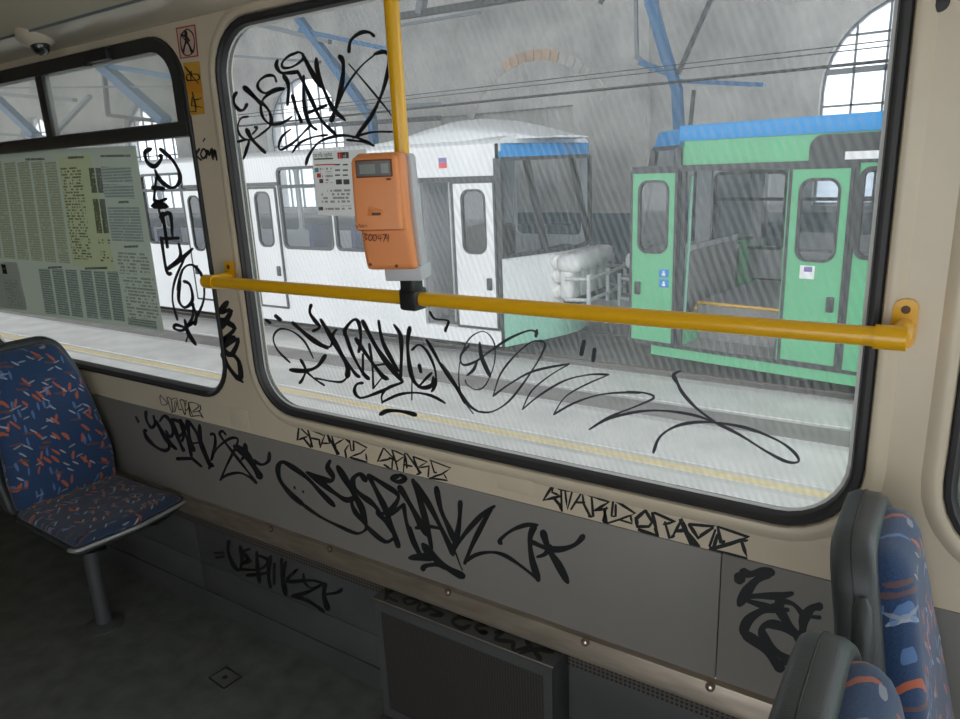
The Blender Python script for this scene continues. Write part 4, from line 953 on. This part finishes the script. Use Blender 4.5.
for k, cx in enumerate(ARCH):
    yb = DWY + (0.14 if cx == -0.70 else 0.0) + 0.2
    w = thing('window_%d' % (k + 7), (cx, yb, SL), 'tall arched depot window with glazing bars, %s' % (
        'beyond the right end of the green tram', 'above the right half of the green tram', 'behind the upper left of the big window', 'first seen through the left window', 'second along seen through the left window', 'at the far left end of the depot')[k], None, None, 'structure')
    f_ = MB(); L_ = rrect2(cx - AR, cx + AR, SL, SP + AR, 0.02, AR - 0.001); I_ = rrect2(cx - AR + .03, cx + AR - .03, SL + .03, SP + AR - .03, 0.02, AR - 0.031)
    ring_strip(f_, [(L_, yb - 0.04), (I_, yb - 0.04), (I_, yb + 0.04), (L_, yb + 0.04), (L_, yb - 0.04)]); f_.build('frame', 'steel_grey', w, 0)
    for c in range(1, 6):
        x = cx - AR + c * 0.4; zt = SP + math.sqrt(max(AR ** 2 - (x - cx) ** 2, 0)); MB().box(x - 0.015, x + 0.015, yb - 0.02, yb + 0.02, SL, zt - 0.01).build('glazing_bar', 'steel_grey', w, 0)
    for r_ in range(1, 6):
        z = SL + r_ * 0.47; hw = AR if z < SP else math.sqrt(max(AR ** 2 - (z - SP) ** 2, 0)); th = 0.04 if r_ == 4 else 0.015
        MB().box(cx - hw + 0.01, cx + hw - 0.01, yb - 0.02, yb + 0.02, z - th, z + th).build('glazing_bar', 'steel_grey', w, 0)
    for c in range(6):
        for r_ in range(6):
            x0, z0 = cx - AR + c * 0.4, SL + r_ * 0.47
            xi = min(abs(x0 - cx), abs(x0 + 0.4 - cx))
            if z0 > SP and xi * xi + (z0 - SP) ** 2 > AR * AR: continue
            MB().box(x0 + 0.012, x0 + 0.388, yb - 0.003, yb + 0.003, z0 + 0.012, z0 + 0.458).build('pane', 'glass_depot', w, 0)

rf = MB().box(-42, 2.0, -2.2, 11.2, 6.0, 6.2).build('ceiling_depot', 'depot_plaster', None, 0); tag(rf, 'high unseen depot roof, its extent set to dim the parked trams', None, None, 'structure')  # out of view; added and sized to cut daylight on the hall
# roof trusses and wires
def px_beams(name, label, Yd, segs, cat='truss'):
    p = atY(*segs[0][1], Yd); root = thing(name, p, label, cat, 'steel roof trusses')
    for mat, a, b_, wpx in segs:
        A, B = atY(*a, Yd), atY(*b_, Yd); w_ = wpx / F_PX * (A - CAM).dot(fwd)
        MB().beam(A, B, w_, w_ * 0.8, (0, 1, 0)).build('strut', mat, root, 0)
    return root
px_beams('roof_truss', 'blue steel roof strut rising above the front of the green tram', 9.3,
    [('steel_blue', (646, -40), (652, 6), 13), ('steel_blue', (652, 5), (668, 62), 12), ('steel_blue', (668, 60), (677, 90), 11), ('steel_blue', (677, 88), (684, 240), 11), ('steel_blue', (677, 81), (764, 85), 5), ('steel_blue', (640, 62), (672, 75), 7),
     ('steel_dark', (728, -40), (678, 74), 5), ('steel_dark', (694, 90), (690, 128), 4), ('steel_grey', (635, -40), (637, 58), 4), ('steel_grey', (636, 56), (652, 70), 5)])
px_beams('roof_truss', 'blue diagonal roof truss behind the upper left graffiti of the big window', 9.4,
    [('steel_blue', (282, -4), (330, 60), 8), ('steel_blue', (330, 60), (372, 118), 9), ('steel_blue', (372, 116), (376, 175), 8), ('steel_blue', (300, 30), (392, 50), 5), ('steel_grey', (216, 55), (320, 62), 3), ('steel_grey', (330, 110), (440, 104), 4), ('steel_dark', (330, 125), (440, 118), 5), ('steel_grey', (256, 24), (330, 42), 5)])
px_beams('roof_truss', 'blue diagonal roof truss seen through the vent panes of the left window', 9.4,
    [('steel_blue', (96, 60), (166, 122), 11), ('steel_blue', (-6, 96), (36, 136), 8), ('steel_blue', (110, 66), (200, 82), 5), ('steel_grey', (0, 94), (75, 100), 4), ('steel_dark', (104, 72), (108, 115), 4), ('steel_dark', (108, 115), (166, 122), 4), ('steel_grey', (54, 134), (90, 96), 4), ('steel_grey', (0, 134), (60, 138), 3), ('steel_grey', (0, 88), (200, 86), 2)])
px_beams('roof_truss', 'dark overhead roof beam above the white tram', 9.4,
    [('steel_dark', (390, 18), (540, -6), 7), ('steel_grey', (390, 27), (480, 12), 3), ('steel_grey', (420, 14), (424, -10), 9), ('steel_dark', (600, 4), (606, -8), 4)])
def wire(xa, ya, Yw, lab, r_=0.013):
    p = atY(xa, ya, Yw)
    tag(MB().tube([(-34, Yw, p.z), (10, Yw, p.z)], r_, 6).build('overhead_wire', 'cable'), lab, 'wire', 'overhead wires')
wire(400, 110, 7.3, 'thick overhead wire just above the white tram roof', 0.018)
wire(438, 96, 7.6, 'thin overhead wire running over the thick one', 0.007)
wire(700, 62, 7.5, 'thin overhead wire crossing the arched window at right', 0.007)

# ------------------------------------------------------------------ parked trams
TW = 2.45
def frame_px(T_inv):
    def g(x, y, v=0.0): return T_inv(x, y, v)
    return g
# white tram: side plane parallel to our wall
WY = 6.05
def WT(u, v, z): return Vector((u, WY + v, z))
def Wq(x, y, v=0.0):
    p = atY(x, y, WY + v); return p.x, p.z
# green tram: its side stands slightly turned
GA = math.radians(-9.0); GN = Vector((-math.sin(GA), math.cos(GA), 0)); GE = Vector((-math.cos(GA), -math.sin(GA), 0)); GD = 7.3
def GT(u, v, z):
    p = Vector((CAM.x, CAM.y, 0)) + GN * (GD + v) + GE * u; return Vector((p.x, p.y, z))
def Gq(x, y, v=0.0):
    r_ = ray(x, y); t_ = (GD + v) / r_.dot(GN); p = CAM + r_ * t_
    return (p - CAM).dot(GE), p.z

def tram_window(root, T, u0, u1, z0, z1, zb=None, mat='glass_tram', v=0.0, far=False):
    """frame (> pane) set in the side sheet"""
    if u1 < u0: u0, u1 = u1, u0
    mb = MB(T=T); frame_ring(mb, u0 - .012, u1 + .012, z0 - .012, z1 + .012, 0.10, 0.042, v - 0.012, v + 0.035)
    if zb: mb.box(u0, u1, v - 0.008, v + 0.03, zb - .022, zb + .022)
    fr_ = mb.build('window_frame', 'tram_black', root, 30)
    mb = MB(T=T); mb.quad([(a, v + 0.012, c) for a, c in rrect(u0, u1, z0, z1, 0.09)]); mb.build('pane', mat, fr_, 0)
def side_sheet(mb, u0, u1, z0, z1, holes, v=0.0, th=0.05):
    """sheet with rounded holes side by side; holes = (a0, a1, c0, c1, r)"""
    holes = sorted(holes); cuts = [u0] + [(holes[i][1] + holes[i + 1][0]) / 2 for i in range(len(holes) - 1)] + [u1]
    if not holes: mb.box(u0, u1, v, v + th, z0, z1); return
    for h_, a, b_ in zip(holes, cuts[:-1], cuts[1:]): holed(mb, a, b_, z0, z1, h_, th, v)
def door_leaf(root, T, u0, u1, z0, z1, wz0, wz1, mat, v=-0.02, inset_w=0.22, hside=1):
    if u1 < u0: u0, u1 = u1, u0
    w_ = u1 - u0; i_ = w_ * inset_w
    mb = MB(T=T); holed(mb, u0, u1, z0, z1, (u0 + i_, u1 - i_, wz0, wz1, min(0.12, w_ * .25)), 0.04, v); 
    mb.box(u0, u0 + .004, v, v + .04, z0, z1); mb.box(u1 - .004, u1, v, v + .04, z0, z1)
    leaf = mb.build('door_leaf', mat, root, 30)
    mb = MB(T=T); frame_ring(mb, u0 - .018, u1 + .018, z0 - .018, z1 + .018, 0.012, 0.03, v - .006, v + .045); mb.build('rubber_edge', 'tram_black', leaf, 30)
    mb = MB(T=T); frame_ring(mb, u0 + i_ - .012, u1 - i_ + .012, wz0 - .012, wz1 + .012, 0.12, 0.028, v - .008, v + .03); mb.build('pane_gasket', 'tram_black', leaf, 30)
    mb = MB(T=T); mb.quad([(a, v + .015, c) for a, c in rrect(u0 + i_, u1 - i_, wz0, wz1, 0.1)]); mb.build('pane', 'glass_tram', leaf, 0)
    hu = u1 - w_ * .17 if hside > 0 else u0 + w_ * .17; hz = wz0 - (wz0 - z0) * 0.40
    mb = MB(T=T); mb.box(hu - .035, hu + .035, v - .025, v + .01, hz - .075, hz + .075, .01); mb.build('door_handle', 'tram_black', leaf)
    return leaf

def roof_loft(T, u0, u1, zr, rise, name, mat, root, v0=0.0, v1=TW):
    prof = [(0, 0), (.03, .10), (.10, .30), (.22, .58), (.36, .86), (.5, 1.0), (.64, .86), (.78, .58), (.90, .30), (.97, .10), (1, 0)]
    # quarter-round shoulders, flat crown
    prof = [(0.0, 0.0), (0.01, 0.25), (0.04, 0.5), (0.1, 0.75), (0.2, 0.9), (0.5, 1.0), (0.8, 0.9), (0.9, 0.75), (0.96, 0.5), (0.99, 0.25), (1.0, 0.0)]
    mb = MB(T=T); mb.loft([[(u, v0 + (v1 - v0) * a, zr + rise * b_) for a, b_ in prof] for u in (u0, u1)]); return mb.build(name, mat, root, 40)

def nose(root, T, sgn, uF, pil_b, pil_t, zs, mats, pv=0.6, bul=0.16, reach=0.40, bd=0.28):
    """cab end; sgn = +1 if the nose points to +u. zs = skirt, paint break, belt, glass top, band top"""
    z0, zm, zb, zt, zk = zs
    db, dt = abs(pil_b - uF), abs(pil_t - uF)
    def plan(d, bulge, z, ins=0.0):
        return [(uF - sgn * 0.05, 0.0 + ins, z), (uF, 0.0 + ins, z), (uF + sgn * d, pv, z), (uF + sgn * (d + bul * .7 + bulge), pv + .3, z), (uF + sgn * (d + bul + bulge), TW / 2, z), (uF + sgn * (d + bul * .7 + bulge), TW - pv - .3, z), (uF + sgn * d, TW - pv, z), (uF, TW - ins, z), (uF - sgn * 0.05, TW - ins, z)]
    mb = MB(T=T); mb.loft([plan(db + .02, .0, z0), plan(db + .05, .02, zm)]); mb.build('nose_skirt', mats[0], root, 25)
    mb = MB(T=T); mb.loft([plan(db + .05, .02, zm), plan(db + .04, .02, (zm + zb) / 2), plan(db, .0, zb)], False, False, False); body = mb.build('nose_shell', mats[1], root, 25)
    mb = MB(T=T); mb.loft([plan(dt + .02, .0, zt), plan(dt - .01, .0, (zt + zk) / 2), plan(dt - .05, .0, zk)]); mb.build('roof_band', mats[2], root, 25)
    P, Q = plan(db, .0, zb), plan(dt, .0, zt)
    for i in (1, 2, 6, 7):
        mb = MB(T=T); mb.beam(P[i], Q[i], 0.07, 0.07, (0, 1, 0)); mb.build('cab_pillar', 'tram_black', root, 0)
    for name, ids in (('side_windshield', (1, 2)), ('windshield', (2, 3, 4, 5, 6)), ('side_windshield', (6, 7))):
        mb = MB(T=T); mb.loft([[P[i] for i in ids], [Q[i] for i in ids]], False, False, False)
        mb.build(name, 'glass_cab', root, 20)
    mb = MB(T=T)
    for i in (1, 2, 3, 4, 5, 6): mb.beam((P[i][0], P[i][1], zb), (P[i + 1][0], P[i + 1][1], zb), 0.045, 0.05); mb.beam((Q[i][0], Q[i][1], zt), (Q[i + 1][0], Q[i + 1][1], zt), 0.045, 0.05)
    mb.build('windshield_seal', 'tram_black', root, 0)
    # padded bumper, side pads, tubular guard and lamps
    ub = uF + sgn * (db + bul); sp = sorted((ub - sgn * .05, ub + sgn * bd))
    mb = MB(T=T); mb.box(sp[0], sp[1], .62, TW - .62, zb - .27, zb - .04, .09); mb.build('padded_bumper', 'bumper_white', root, 50)
    for vv in (.8, 1.1, TW - 1.1, TW - .8):
        s2_ = sorted((ub - sgn * .02, ub + sgn * bd * .6)); mb = MB(T=T); mb.box(s2_[0], s2_[1], vv - .13, vv + .13, zb - .62, zb - .24, .05); mb.build('bumper_pad', 'bumper_white', root, 50)
    mb = MB(T=T); ug = ub + sgn * reach
    for vv in (.65, TW / 2, TW - .65): mb.tube([(ug, vv, zm + .0), (ug, vv, zm + .42)], .028, 8)
    for zz in (zm + .10, zm + .36): mb.tube([(ug - sgn * .3, .6, zz), (ug, .65, zz), (ug, TW - .65, zz), (ug - sgn * .3, TW - .6, zz)], .024, 8)
    mb.build('front_guard', 'tube_grey', root, 60)
    s3 = sorted((ub - sgn * .05, ub + sgn * .1)); mb = MB(T=T); mb.box(s3[0], s3[1], .8, TW - .8, zm - .05, zm + .2, .03); mb.build('coupler_cover', 'underframe', root)
    for vv in (.72, TW - .72):
        for k_, zz in enumerate((zb - .14, zb - .32, zb - .52)):
            mb = MB(T=T); mb.disc((uF + sgn * (db + .09), vv, zz), (sgn, -.55 if vv < 1 else .55, 0), .085, .03, 16, [(.09, -.02), (.09, .035), (.075, .045), (.04, .055)]); mb.build('headlight', 'lamp_lens', root, 40)

# ---- white tram
wt = thing('white_tram', WT(-8, TW / 2, GZ), 'white tram parked in the depot with open front door and blue brow band', 'tram')
wz_sk = Wq(480, 344)[1]; wz_dt = Wq(460, 180)[1]; wz_db = Wq(477, 329)[1]; wz_wt = Wq(300, 167)[1]; wz_wm = Wq(300, 186)[1]; wz_wb = Wq(310, 249)[1]; wz_roof = Wq(300, 151)[1] - 0.06
uF = Wq(501, 230)[0]
du0, du1 = Wq(421, 240)[0], Wq(497.5, 240)[0]
ua0, ua1 = Wq(281.5, 215)[0], Wq(331, 215)[0]; ub0, ub1 = Wq(334.5, 215)[0], Wq(404, 215)[0]
e0, e1, e2, e3 = Wq(189, 230)[0], Wq(209, 230)[0], Wq(254, 230)[0], Wq(280, 230)[0]
wins = [(ua0, ua1), (ub0, ub1), (Wq(146, 215)[0], Wq(187, 215)[0])]
x = Wq(144, 215)[0]
for k in range(5): wins.append((x - 1.55 - 1.6 * k, x - 0.06 - 1.6 * k))
WU0 = x - 1.6 * 5 - .3
mb = MB(T=WT); hl = lambda q: (q[0], q[1], wz_wb, wz_wt, 0.1)
side_sheet(mb, WU0, e0, wz_db, wz_roof, [hl(q) for q in wins[2:]])
mb.box(e0, e3, 0, .05, wz_dt, wz_roof); side_sheet(mb, e3, du0, wz_db, wz_roof, [hl(q) for q in wins[:2]])
mb.box(du0, du1, 0, .05, wz_dt, wz_roof); mb.box(du1, uF, 0, .05, wz_db, wz_roof)
mb.box(WU0, uF, 0, .06, wz_sk, wz_db)
mb.build('side_body', 'tram_white', wt, 30)
mb = MB(T=WT); side_sheet(mb, WU0, uF, wz_sk, wz_roof, [hl(q) for q in wins] + [(du0, uF - .1, wz_wb, wz_wt, .1), (e0 + .1, e3 - .1, wz_wb, wz_wt, .1)], TW - .05); mb.box(WU0 - .05, WU0, 0, TW, wz_sk, wz_roof); mb.build('far_side_body', 'tram_white', wt, 30)
for q in wins: tram_window(wt, WT, q[0], q[1], wz_wb, wz_wt, wz_wm)
mb = MB(T=WT); mb.box(e0 - .1, ua0 + .02, -.012, .02, wz_dt - .0, wz_dt + .05); mb.build('door_header', 'tram_black', wt, 0)
mb = MB(T=WT); mb.box(du0 - .03, du1 + .05, -.012, .02, wz_dt - .02, wz_dt + .04); mb.box(du1 + .01, du1 + .05, -.012, .02, wz_db, wz_dt); mb.build('door_header', 'tram_black', wt, 0)
mb = MB(T=WT); mb.box(uF - .07, uF - .0, -.014, .02, Wq(503, 258)[1], Wq(503, 158)[1]); mb.build('cab_post', 'tram_black', wt, 0)
wl0, wl1 = Wq(475, 253)[1], Wq(475, 190)[1]
door_leaf(wt, WT, Wq(455.5, 240)[0], du1 - .02, wz_db + .03, wz_dt - .03, wl0, wl1, 'tram_white', hside=1)
door_leaf(wt, WT, e2, e3, wz_db + .03, wz_dt - .03, Wq(268, 246)[1], Wq(268, 192)[1], 'tram_white', hside=1)
door_leaf(wt, WT, e0, e1, wz_db + .03, wz_dt - .03, Wq(200, 250)[1], Wq(200, 196)[1], 'tram_white', hside=-1)
mb = MB(T=WT); mb.box(WU0, uF, .06, TW - .06, wz_db - .04, wz_db + .02); mb.box(WU0, uF - .1, .5, TW - .06, wz_db + .02, wz_db + .30); mb.build('cabin_floor', 'tram_floor', wt, 0)
mb = MB(T=WT); mb.box(du0 - .05, du0 - .0, .1, TW - .1, wz_db, wz_roof - .2); mb.build('partition', 'tram_inner', wt, 0)
mb = MB(T=WT); mb.tube([(du0 + .35, .2, wz_db), (du0 + .35, .2, wz_roof)], .018, 8); mb.tube([(du0 + .02, .25, wz_wm), (du0 + .9, .25, wz_wm)], .015, 8); mb.build('grab_rail', 'tube_grey', wt, 60)
mb = MB(T=WT); mb.box(du0 + .1, du0 + .55, .9, 1.5, wz_db + .3, wz_db + 1.2, .05); mb.build('driver_seat', 'underframe', wt)
mb = MB(T=WT); mb.box(uF - .1, uF + .12, .7, TW - .7, wz_wb - .25, wz_wb - .04, .05); mb.build('dashboard', 'underframe', wt)
u = WU0 + .6
while u < e0 - .5:
    mb = MB(T=WT); mb.box(u, u + .1, .2, .65, wz_db + .3, wz_db + 1.15, .03); mb.box(u, u + .45, .2, .65, wz_db + .6, wz_db + .72, .03); mb.build('passenger_seat', 'seat_blue', wt); u += .85
for u in (ua0 + .3, ua0 + 1.15, ub0 + .4):
    mb = MB(T=WT); mb.box(u, u + .1, .2, .65, wz_db + .3, wz_db + 1.25, .03); mb.box(u, u + .45, .2, .65, wz_db + .6, wz_db + .72, .03); mb.build('passenger_seat', 'seat_blue', wt)
roof_loft(WT, WU0, uF, wz_roof, .11, 'roof', 'tram_roof', wt)
# domed roof fairing over the cab
mb = MB(T=WT); rings = []
zr = wz_roof + .05
for xp, yp in ((404, 141), (415, 138), (430, 131.5), (445, 125), (460, 119.5), (472, 118), (490, 119.5), (510, 124), (530, 129.5), (544, 135), (554, 142)):
    uu = Wq(xp, yp, .75)[0]; zz = max(Wq(xp, yp, .75)[1], zr + .03)
    hw = 1.15 if xp < 495 else 1.15 - 0.75 * ((xp - 495) / 67.0) ** 1.3
    rings.append([(uu, TW / 2 + hw * math.cos(a), zr + (zz - zr) * (math.sin(a) ** 0.7 if math.sin(a) > 0 else 0) if a > 0 else zr) for a in [math.pi * k / 14 for k in range(15)]])
mb.loft(rings); mb.build('roof_fairing', 'tram_roof', wt, 50)
nose(wt, WT, 1, uF, Wq(546, 258, .6)[0], Wq(526, 158, .6)[0], (wz_sk, Wq(510, 314)[1], Wq(504, 257)[1], Wq(503, 159)[1], Wq(503, 143)[1]), ('tram_mint', 'tram_white', 'tram_blue'))
q0, q1 = Wq(438.5, 158), Wq(447, 168)
mb = MB(T=WT); mb.box(q0[0], q1[0], -.004, .01, q1[1], (q0[1] + q1[1]) / 2); em = mb.build('city_emblem', 'red', wt, 0)
mb = MB(T=WT); mb.box(q0[0], q1[0], -.004, .01, (q0[1] + q1[1]) / 2, q0[1]); mb.build('emblem_field', 'sign_purple', em, 0)
mb = MB(T=WT); mb.box(q0[0] + .03, q1[0] - .03, -.006, .01, q1[1] + .07, q0[1] - .05, .0); mb.build('emblem_figure', 'sign_white', em, 0)
mb = MB(T=WT); mb.box(WU0 + .3, uF - .2, .35, TW - .35, GZ + .12, wz_sk + .05)
for u in (uF - 1.6, uF - 3.4, uF - 9.4, uF - 11.2):
    for v in (.5, TW - .5): mb.disc((u, v, GZ + .33), (0, 1, 0), .32, .1, 20)
mb.build('bogies', 'underframe', wt)

# ---- green tram
gt = thing('green_tram', GT(-2, TW / 2, GZ), 'green tram with a blue roof edge and open folding doors in the depot', 'tram')
gz_bt = Gq(740, 121.5)[1]; gz_bb = Gq(740, 138)[1]; gz_dt = Gq(730, 167)[1]; gz_sl = Gq(740, 356)[1]; gz_sk = Gq(760, 371)[1]
gF = Gq(634, 250)[0]; g1 = Gq(677, 250)[0]; g2 = Gq(684, 250)[0]; g3 = Gq(783, 250)[0]; g4 = Gq(787, 250)[0]; g5 = Gq(846, 250)[0]
GU1 = -9.0
gwb, gwt = Gq(856, 258)[1], Gq(870, 164)[1]
gwins = []; u = g5 - .075
for k in range(5): gwins.append((u - 1.5, u)); u -= 1.62
gN = Gq(680, 150)[0]
mb = MB(T=GT); mb.box(GU1, gN, 0, .05, gz_dt, gz_bb); side_sheet(mb, GU1, g5, gz_sl, gz_dt, [(a, b_, gwb, gwt - .03, .1) for a, b_ in gwins]); mb.box(GU1, gF - .25, -.01, .06, gz_sk, gz_sl)
mb.box(g4, g3, 0, .05, gz_sl, gz_dt) ; mb.build('side_body', 'tram_green', gt, 30)
mb = MB(T=GT); mb.box(GU1, gN, -.02, .05, gz_bb, gz_bt, .006); mb.build('roof_edge', 'tram_blue', gt)
for a, b_ in gwins: tram_window(gt, GT, a, b_, gwb, gwt - .03, Gq(870, 199)[1])
mb = MB(T=GT); mb.box(g5 - .05, gF + .02, -.03, .03, gz_dt - .03, gz_dt + .035); mb.box(g2, g1, -.015, .03, gz_sl, gz_dt); mb.box(g5 - .06, g5 - .005, -.012, .03, gz_sl, gz_dt); mb.box(g5 - .2, gF, -.022, .02, gz_sl - .02, gz_sl + .012); mb.build('door_frame', 'tram_black', gt, 0)
lf = door_leaf(gt, GT, g1, gF, gz_sl + .03, gz_dt - .03, Gq(655, 252)[1], Gq(655, 181)[1], 'tram_green', -.06, .17, 1)
for y0, y1 in ((268, 276.5), (278, 287)):
    a, b_ = Gq(662, y0), Gq(671, y1); mb = MB(T=GT); mb.box(min(a[0], b_[0]), max(a[0], b_[0]), -.066, -.058, b_[1], a[1], .003); sg = mb.build('door_sign', 'sign_blue', lf)
    cu_, cz_ = (a[0] + b_[0]) / 2, (a[1] + b_[1]) / 2
    mb = MB(T=GT); mb.disc((cu_, -.066, cz_ + .012), (0, -1, 0), .012, .002, 10); mb.box(cu_ - .02, cu_ + .02, -.068, -.066, cz_ - .03, cz_ - .002)
    mb.build('pictogram', 'sign_white', lf, 0)
lf2 = door_leaf(gt, GT, g5, g4, gz_sl + .03, gz_dt - .03, Gq(818, 261)[1], Gq(822, 179)[1], 'tram_green', -.02, .17, -1)
a, b_ = Gq(801, 265), Gq(814.5, 279); mb = MB(T=GT); mb.box(min(a[0], b_[0]), max(a[0], b_[0]), -.027, -.018, b_[1], a[1], .002); mb.build('door_sticker', 'sign_white', lf2)
mb = MB(T=GT); mb.box(min(a[0], b_[0]) + .02, max(a[0], b_[0]) - .04, -.029, -.026, b_[1] + .07, a[1] - .01); mb.build('sticker_print', 'sign_purple', lf2, 0)
# destination display above the second door
a, b_ = Gq(811, 134.5), Gq(905, 163)
mb = MB(T=GT); o = rrect2(b_[0], a[0], Gq(850, 163)[1], Gq(850, 133)[1], .02, .12); mb.prism(o, -.012, .0); ds = mb.build('destination_display', 'tram_black', gt, 30)
a, b_ = Gq(846, 151), Gq(900, 158); mb = MB(T=GT); mb.box(b_[0], a[0], -.016, -.011, Gq(860, 159)[1], Gq(860, 151)[1]); mb.build('display_panel', 'sign_white', ds, 0)
# inside
mb = MB(T=GT); zst = Gq(740, 306.5, .5)[1]; mb.box(GU1, gN, .06, .5, gz_sl - .06, gz_sl); mb.box(GU1, gN, .5, TW - .06, gz_sl - .06, zst); mb.build('cabin_floor', 'tram_floor', gt, 0)
mb = MB(T=GT); mb.tube([(gN - .1, .3, zst - .03), (Gq(698, 302, .5)[0], .485, zst + .004), (GU1, .485, zst + .004)], .02, 6); mb.build('step_edge', 'yellow', gt)
fz0, fz1 = Gq(750, 248, TW - .1)[1], Gq(750, 172, TW - .1)[1]
h0, h1 = Gq(786, 210, TW - .1)[0], Gq(714, 210, TW - .1)[0]
fh = [(h0, h1, fz0, fz1, .08)] + [(h0 - .12 - 1.55 * (k + 1), h0 - .12 - 1.55 * k, fz0, fz1, .08) for k in range(4)]
zp = Gq(750, 277, TW - .1)[1]
mb = MB(T=GT); side_sheet(mb, GU1, gN, zp, gz_bb, fh, TW - .1); mb.build('far_side_body', 'tram_inner', gt, 30)
mb = MB(T=GT); mb.box(GU1, gN, TW - .12, TW - .02, gz_sk, zp); mb.build('heater_duct', 'tram_black', gt, 0)
for a, b_, c, d, r_ in fh: tram_window(gt, GT, a, b_, c, d, Gq(750, 199, TW - .1)[1], 'glass_tram', TW - .11)
mb = MB(T=GT); zbl = Gq(640, 258)[1] + .012; mb.box(gN + .18, gN + .21, .42, TW - .42, zst - .2, zbl); mb.box(gN + .16, gN + .36, .62, TW - .62, zbl - .010, zbl + .006); mb.build('cab_bulkhead', 'tram_floor', gt, 0)
mb = MB(T=GT); mb.box(gN + .17, gN + .21, .42, TW - .42, zbl, zbl + .07); mb.build('cab_bulkhead_top', 'tram_inner', gt, 0)
pa = Gq(696, 260, 1.6)[0]
mb = MB(T=GT); mb.box(pa - .30, pa, 1.75, TW - .12, zst, Gq(690, 252, 1.6)[1], .01); mb.build('cab_partition', 'tram_black', gt)
mb = MB(T=GT); mb.box(pa - .32, pa + .3, 1.73, TW - .12, Gq(690, 252, 1.6)[1], Gq(690, 246, 1.6)[1], .005); mb.box(pa - .22, pa - .02, 1.5, 1.56, Gq(690, 246, 1.6)[1], gz_dt); mb.build('partition_top', 'tram_inner', gt, 0)
P_ = [Gq(692, 176, .2), Gq(690, 215, .2), Gq(688.5, 250, .2), Gq(684, 268, .2), Gq(678, 282, .2)]
mb = MB(T=GT); mb.tube([(a, .2, b_) for a, b_ in P_], .022, 8); a, b_ = Gq(688, 250, .2); mb.tube([(a, .2, b_), (Gq(683, 318, .2)[0], .2, gz_sl)], .022, 8); mb.build('grab_rail', 'tram_mint', gt, 60)
roof_loft(GT, GU1, gN, gz_bt - .05, .05, 'roof', 'tram_roof', gt)
gn_b = Gq(630, 258, .2)[0]; 
gq_t = Gq(655, 148, .6)[0]
nose(gt, GT, 1, gN, gq_t + .20, gq_t, (gz_sk + .05, gz_sl + .25, Gq(640, 258)[1], Gq(665, 148)[1], Gq(665, 130)[1]), ('tram_green', 'tram_green', 'tram_blue'), 0.6, 0.10, 0.20, 0.14)
mb = MB(T=GT); mb.box(GU1 + .3, gF - .4, .4, TW - .35, GZ + .12, gz_sk + .05)
for u in (gF - 1.8, gF - 3.6):
    for v in (.5, TW - .5): mb.disc((u, v, GZ + .33), (0, 1, 0), .32, .1, 20)
mb.build('bogies', 'underframe', gt)
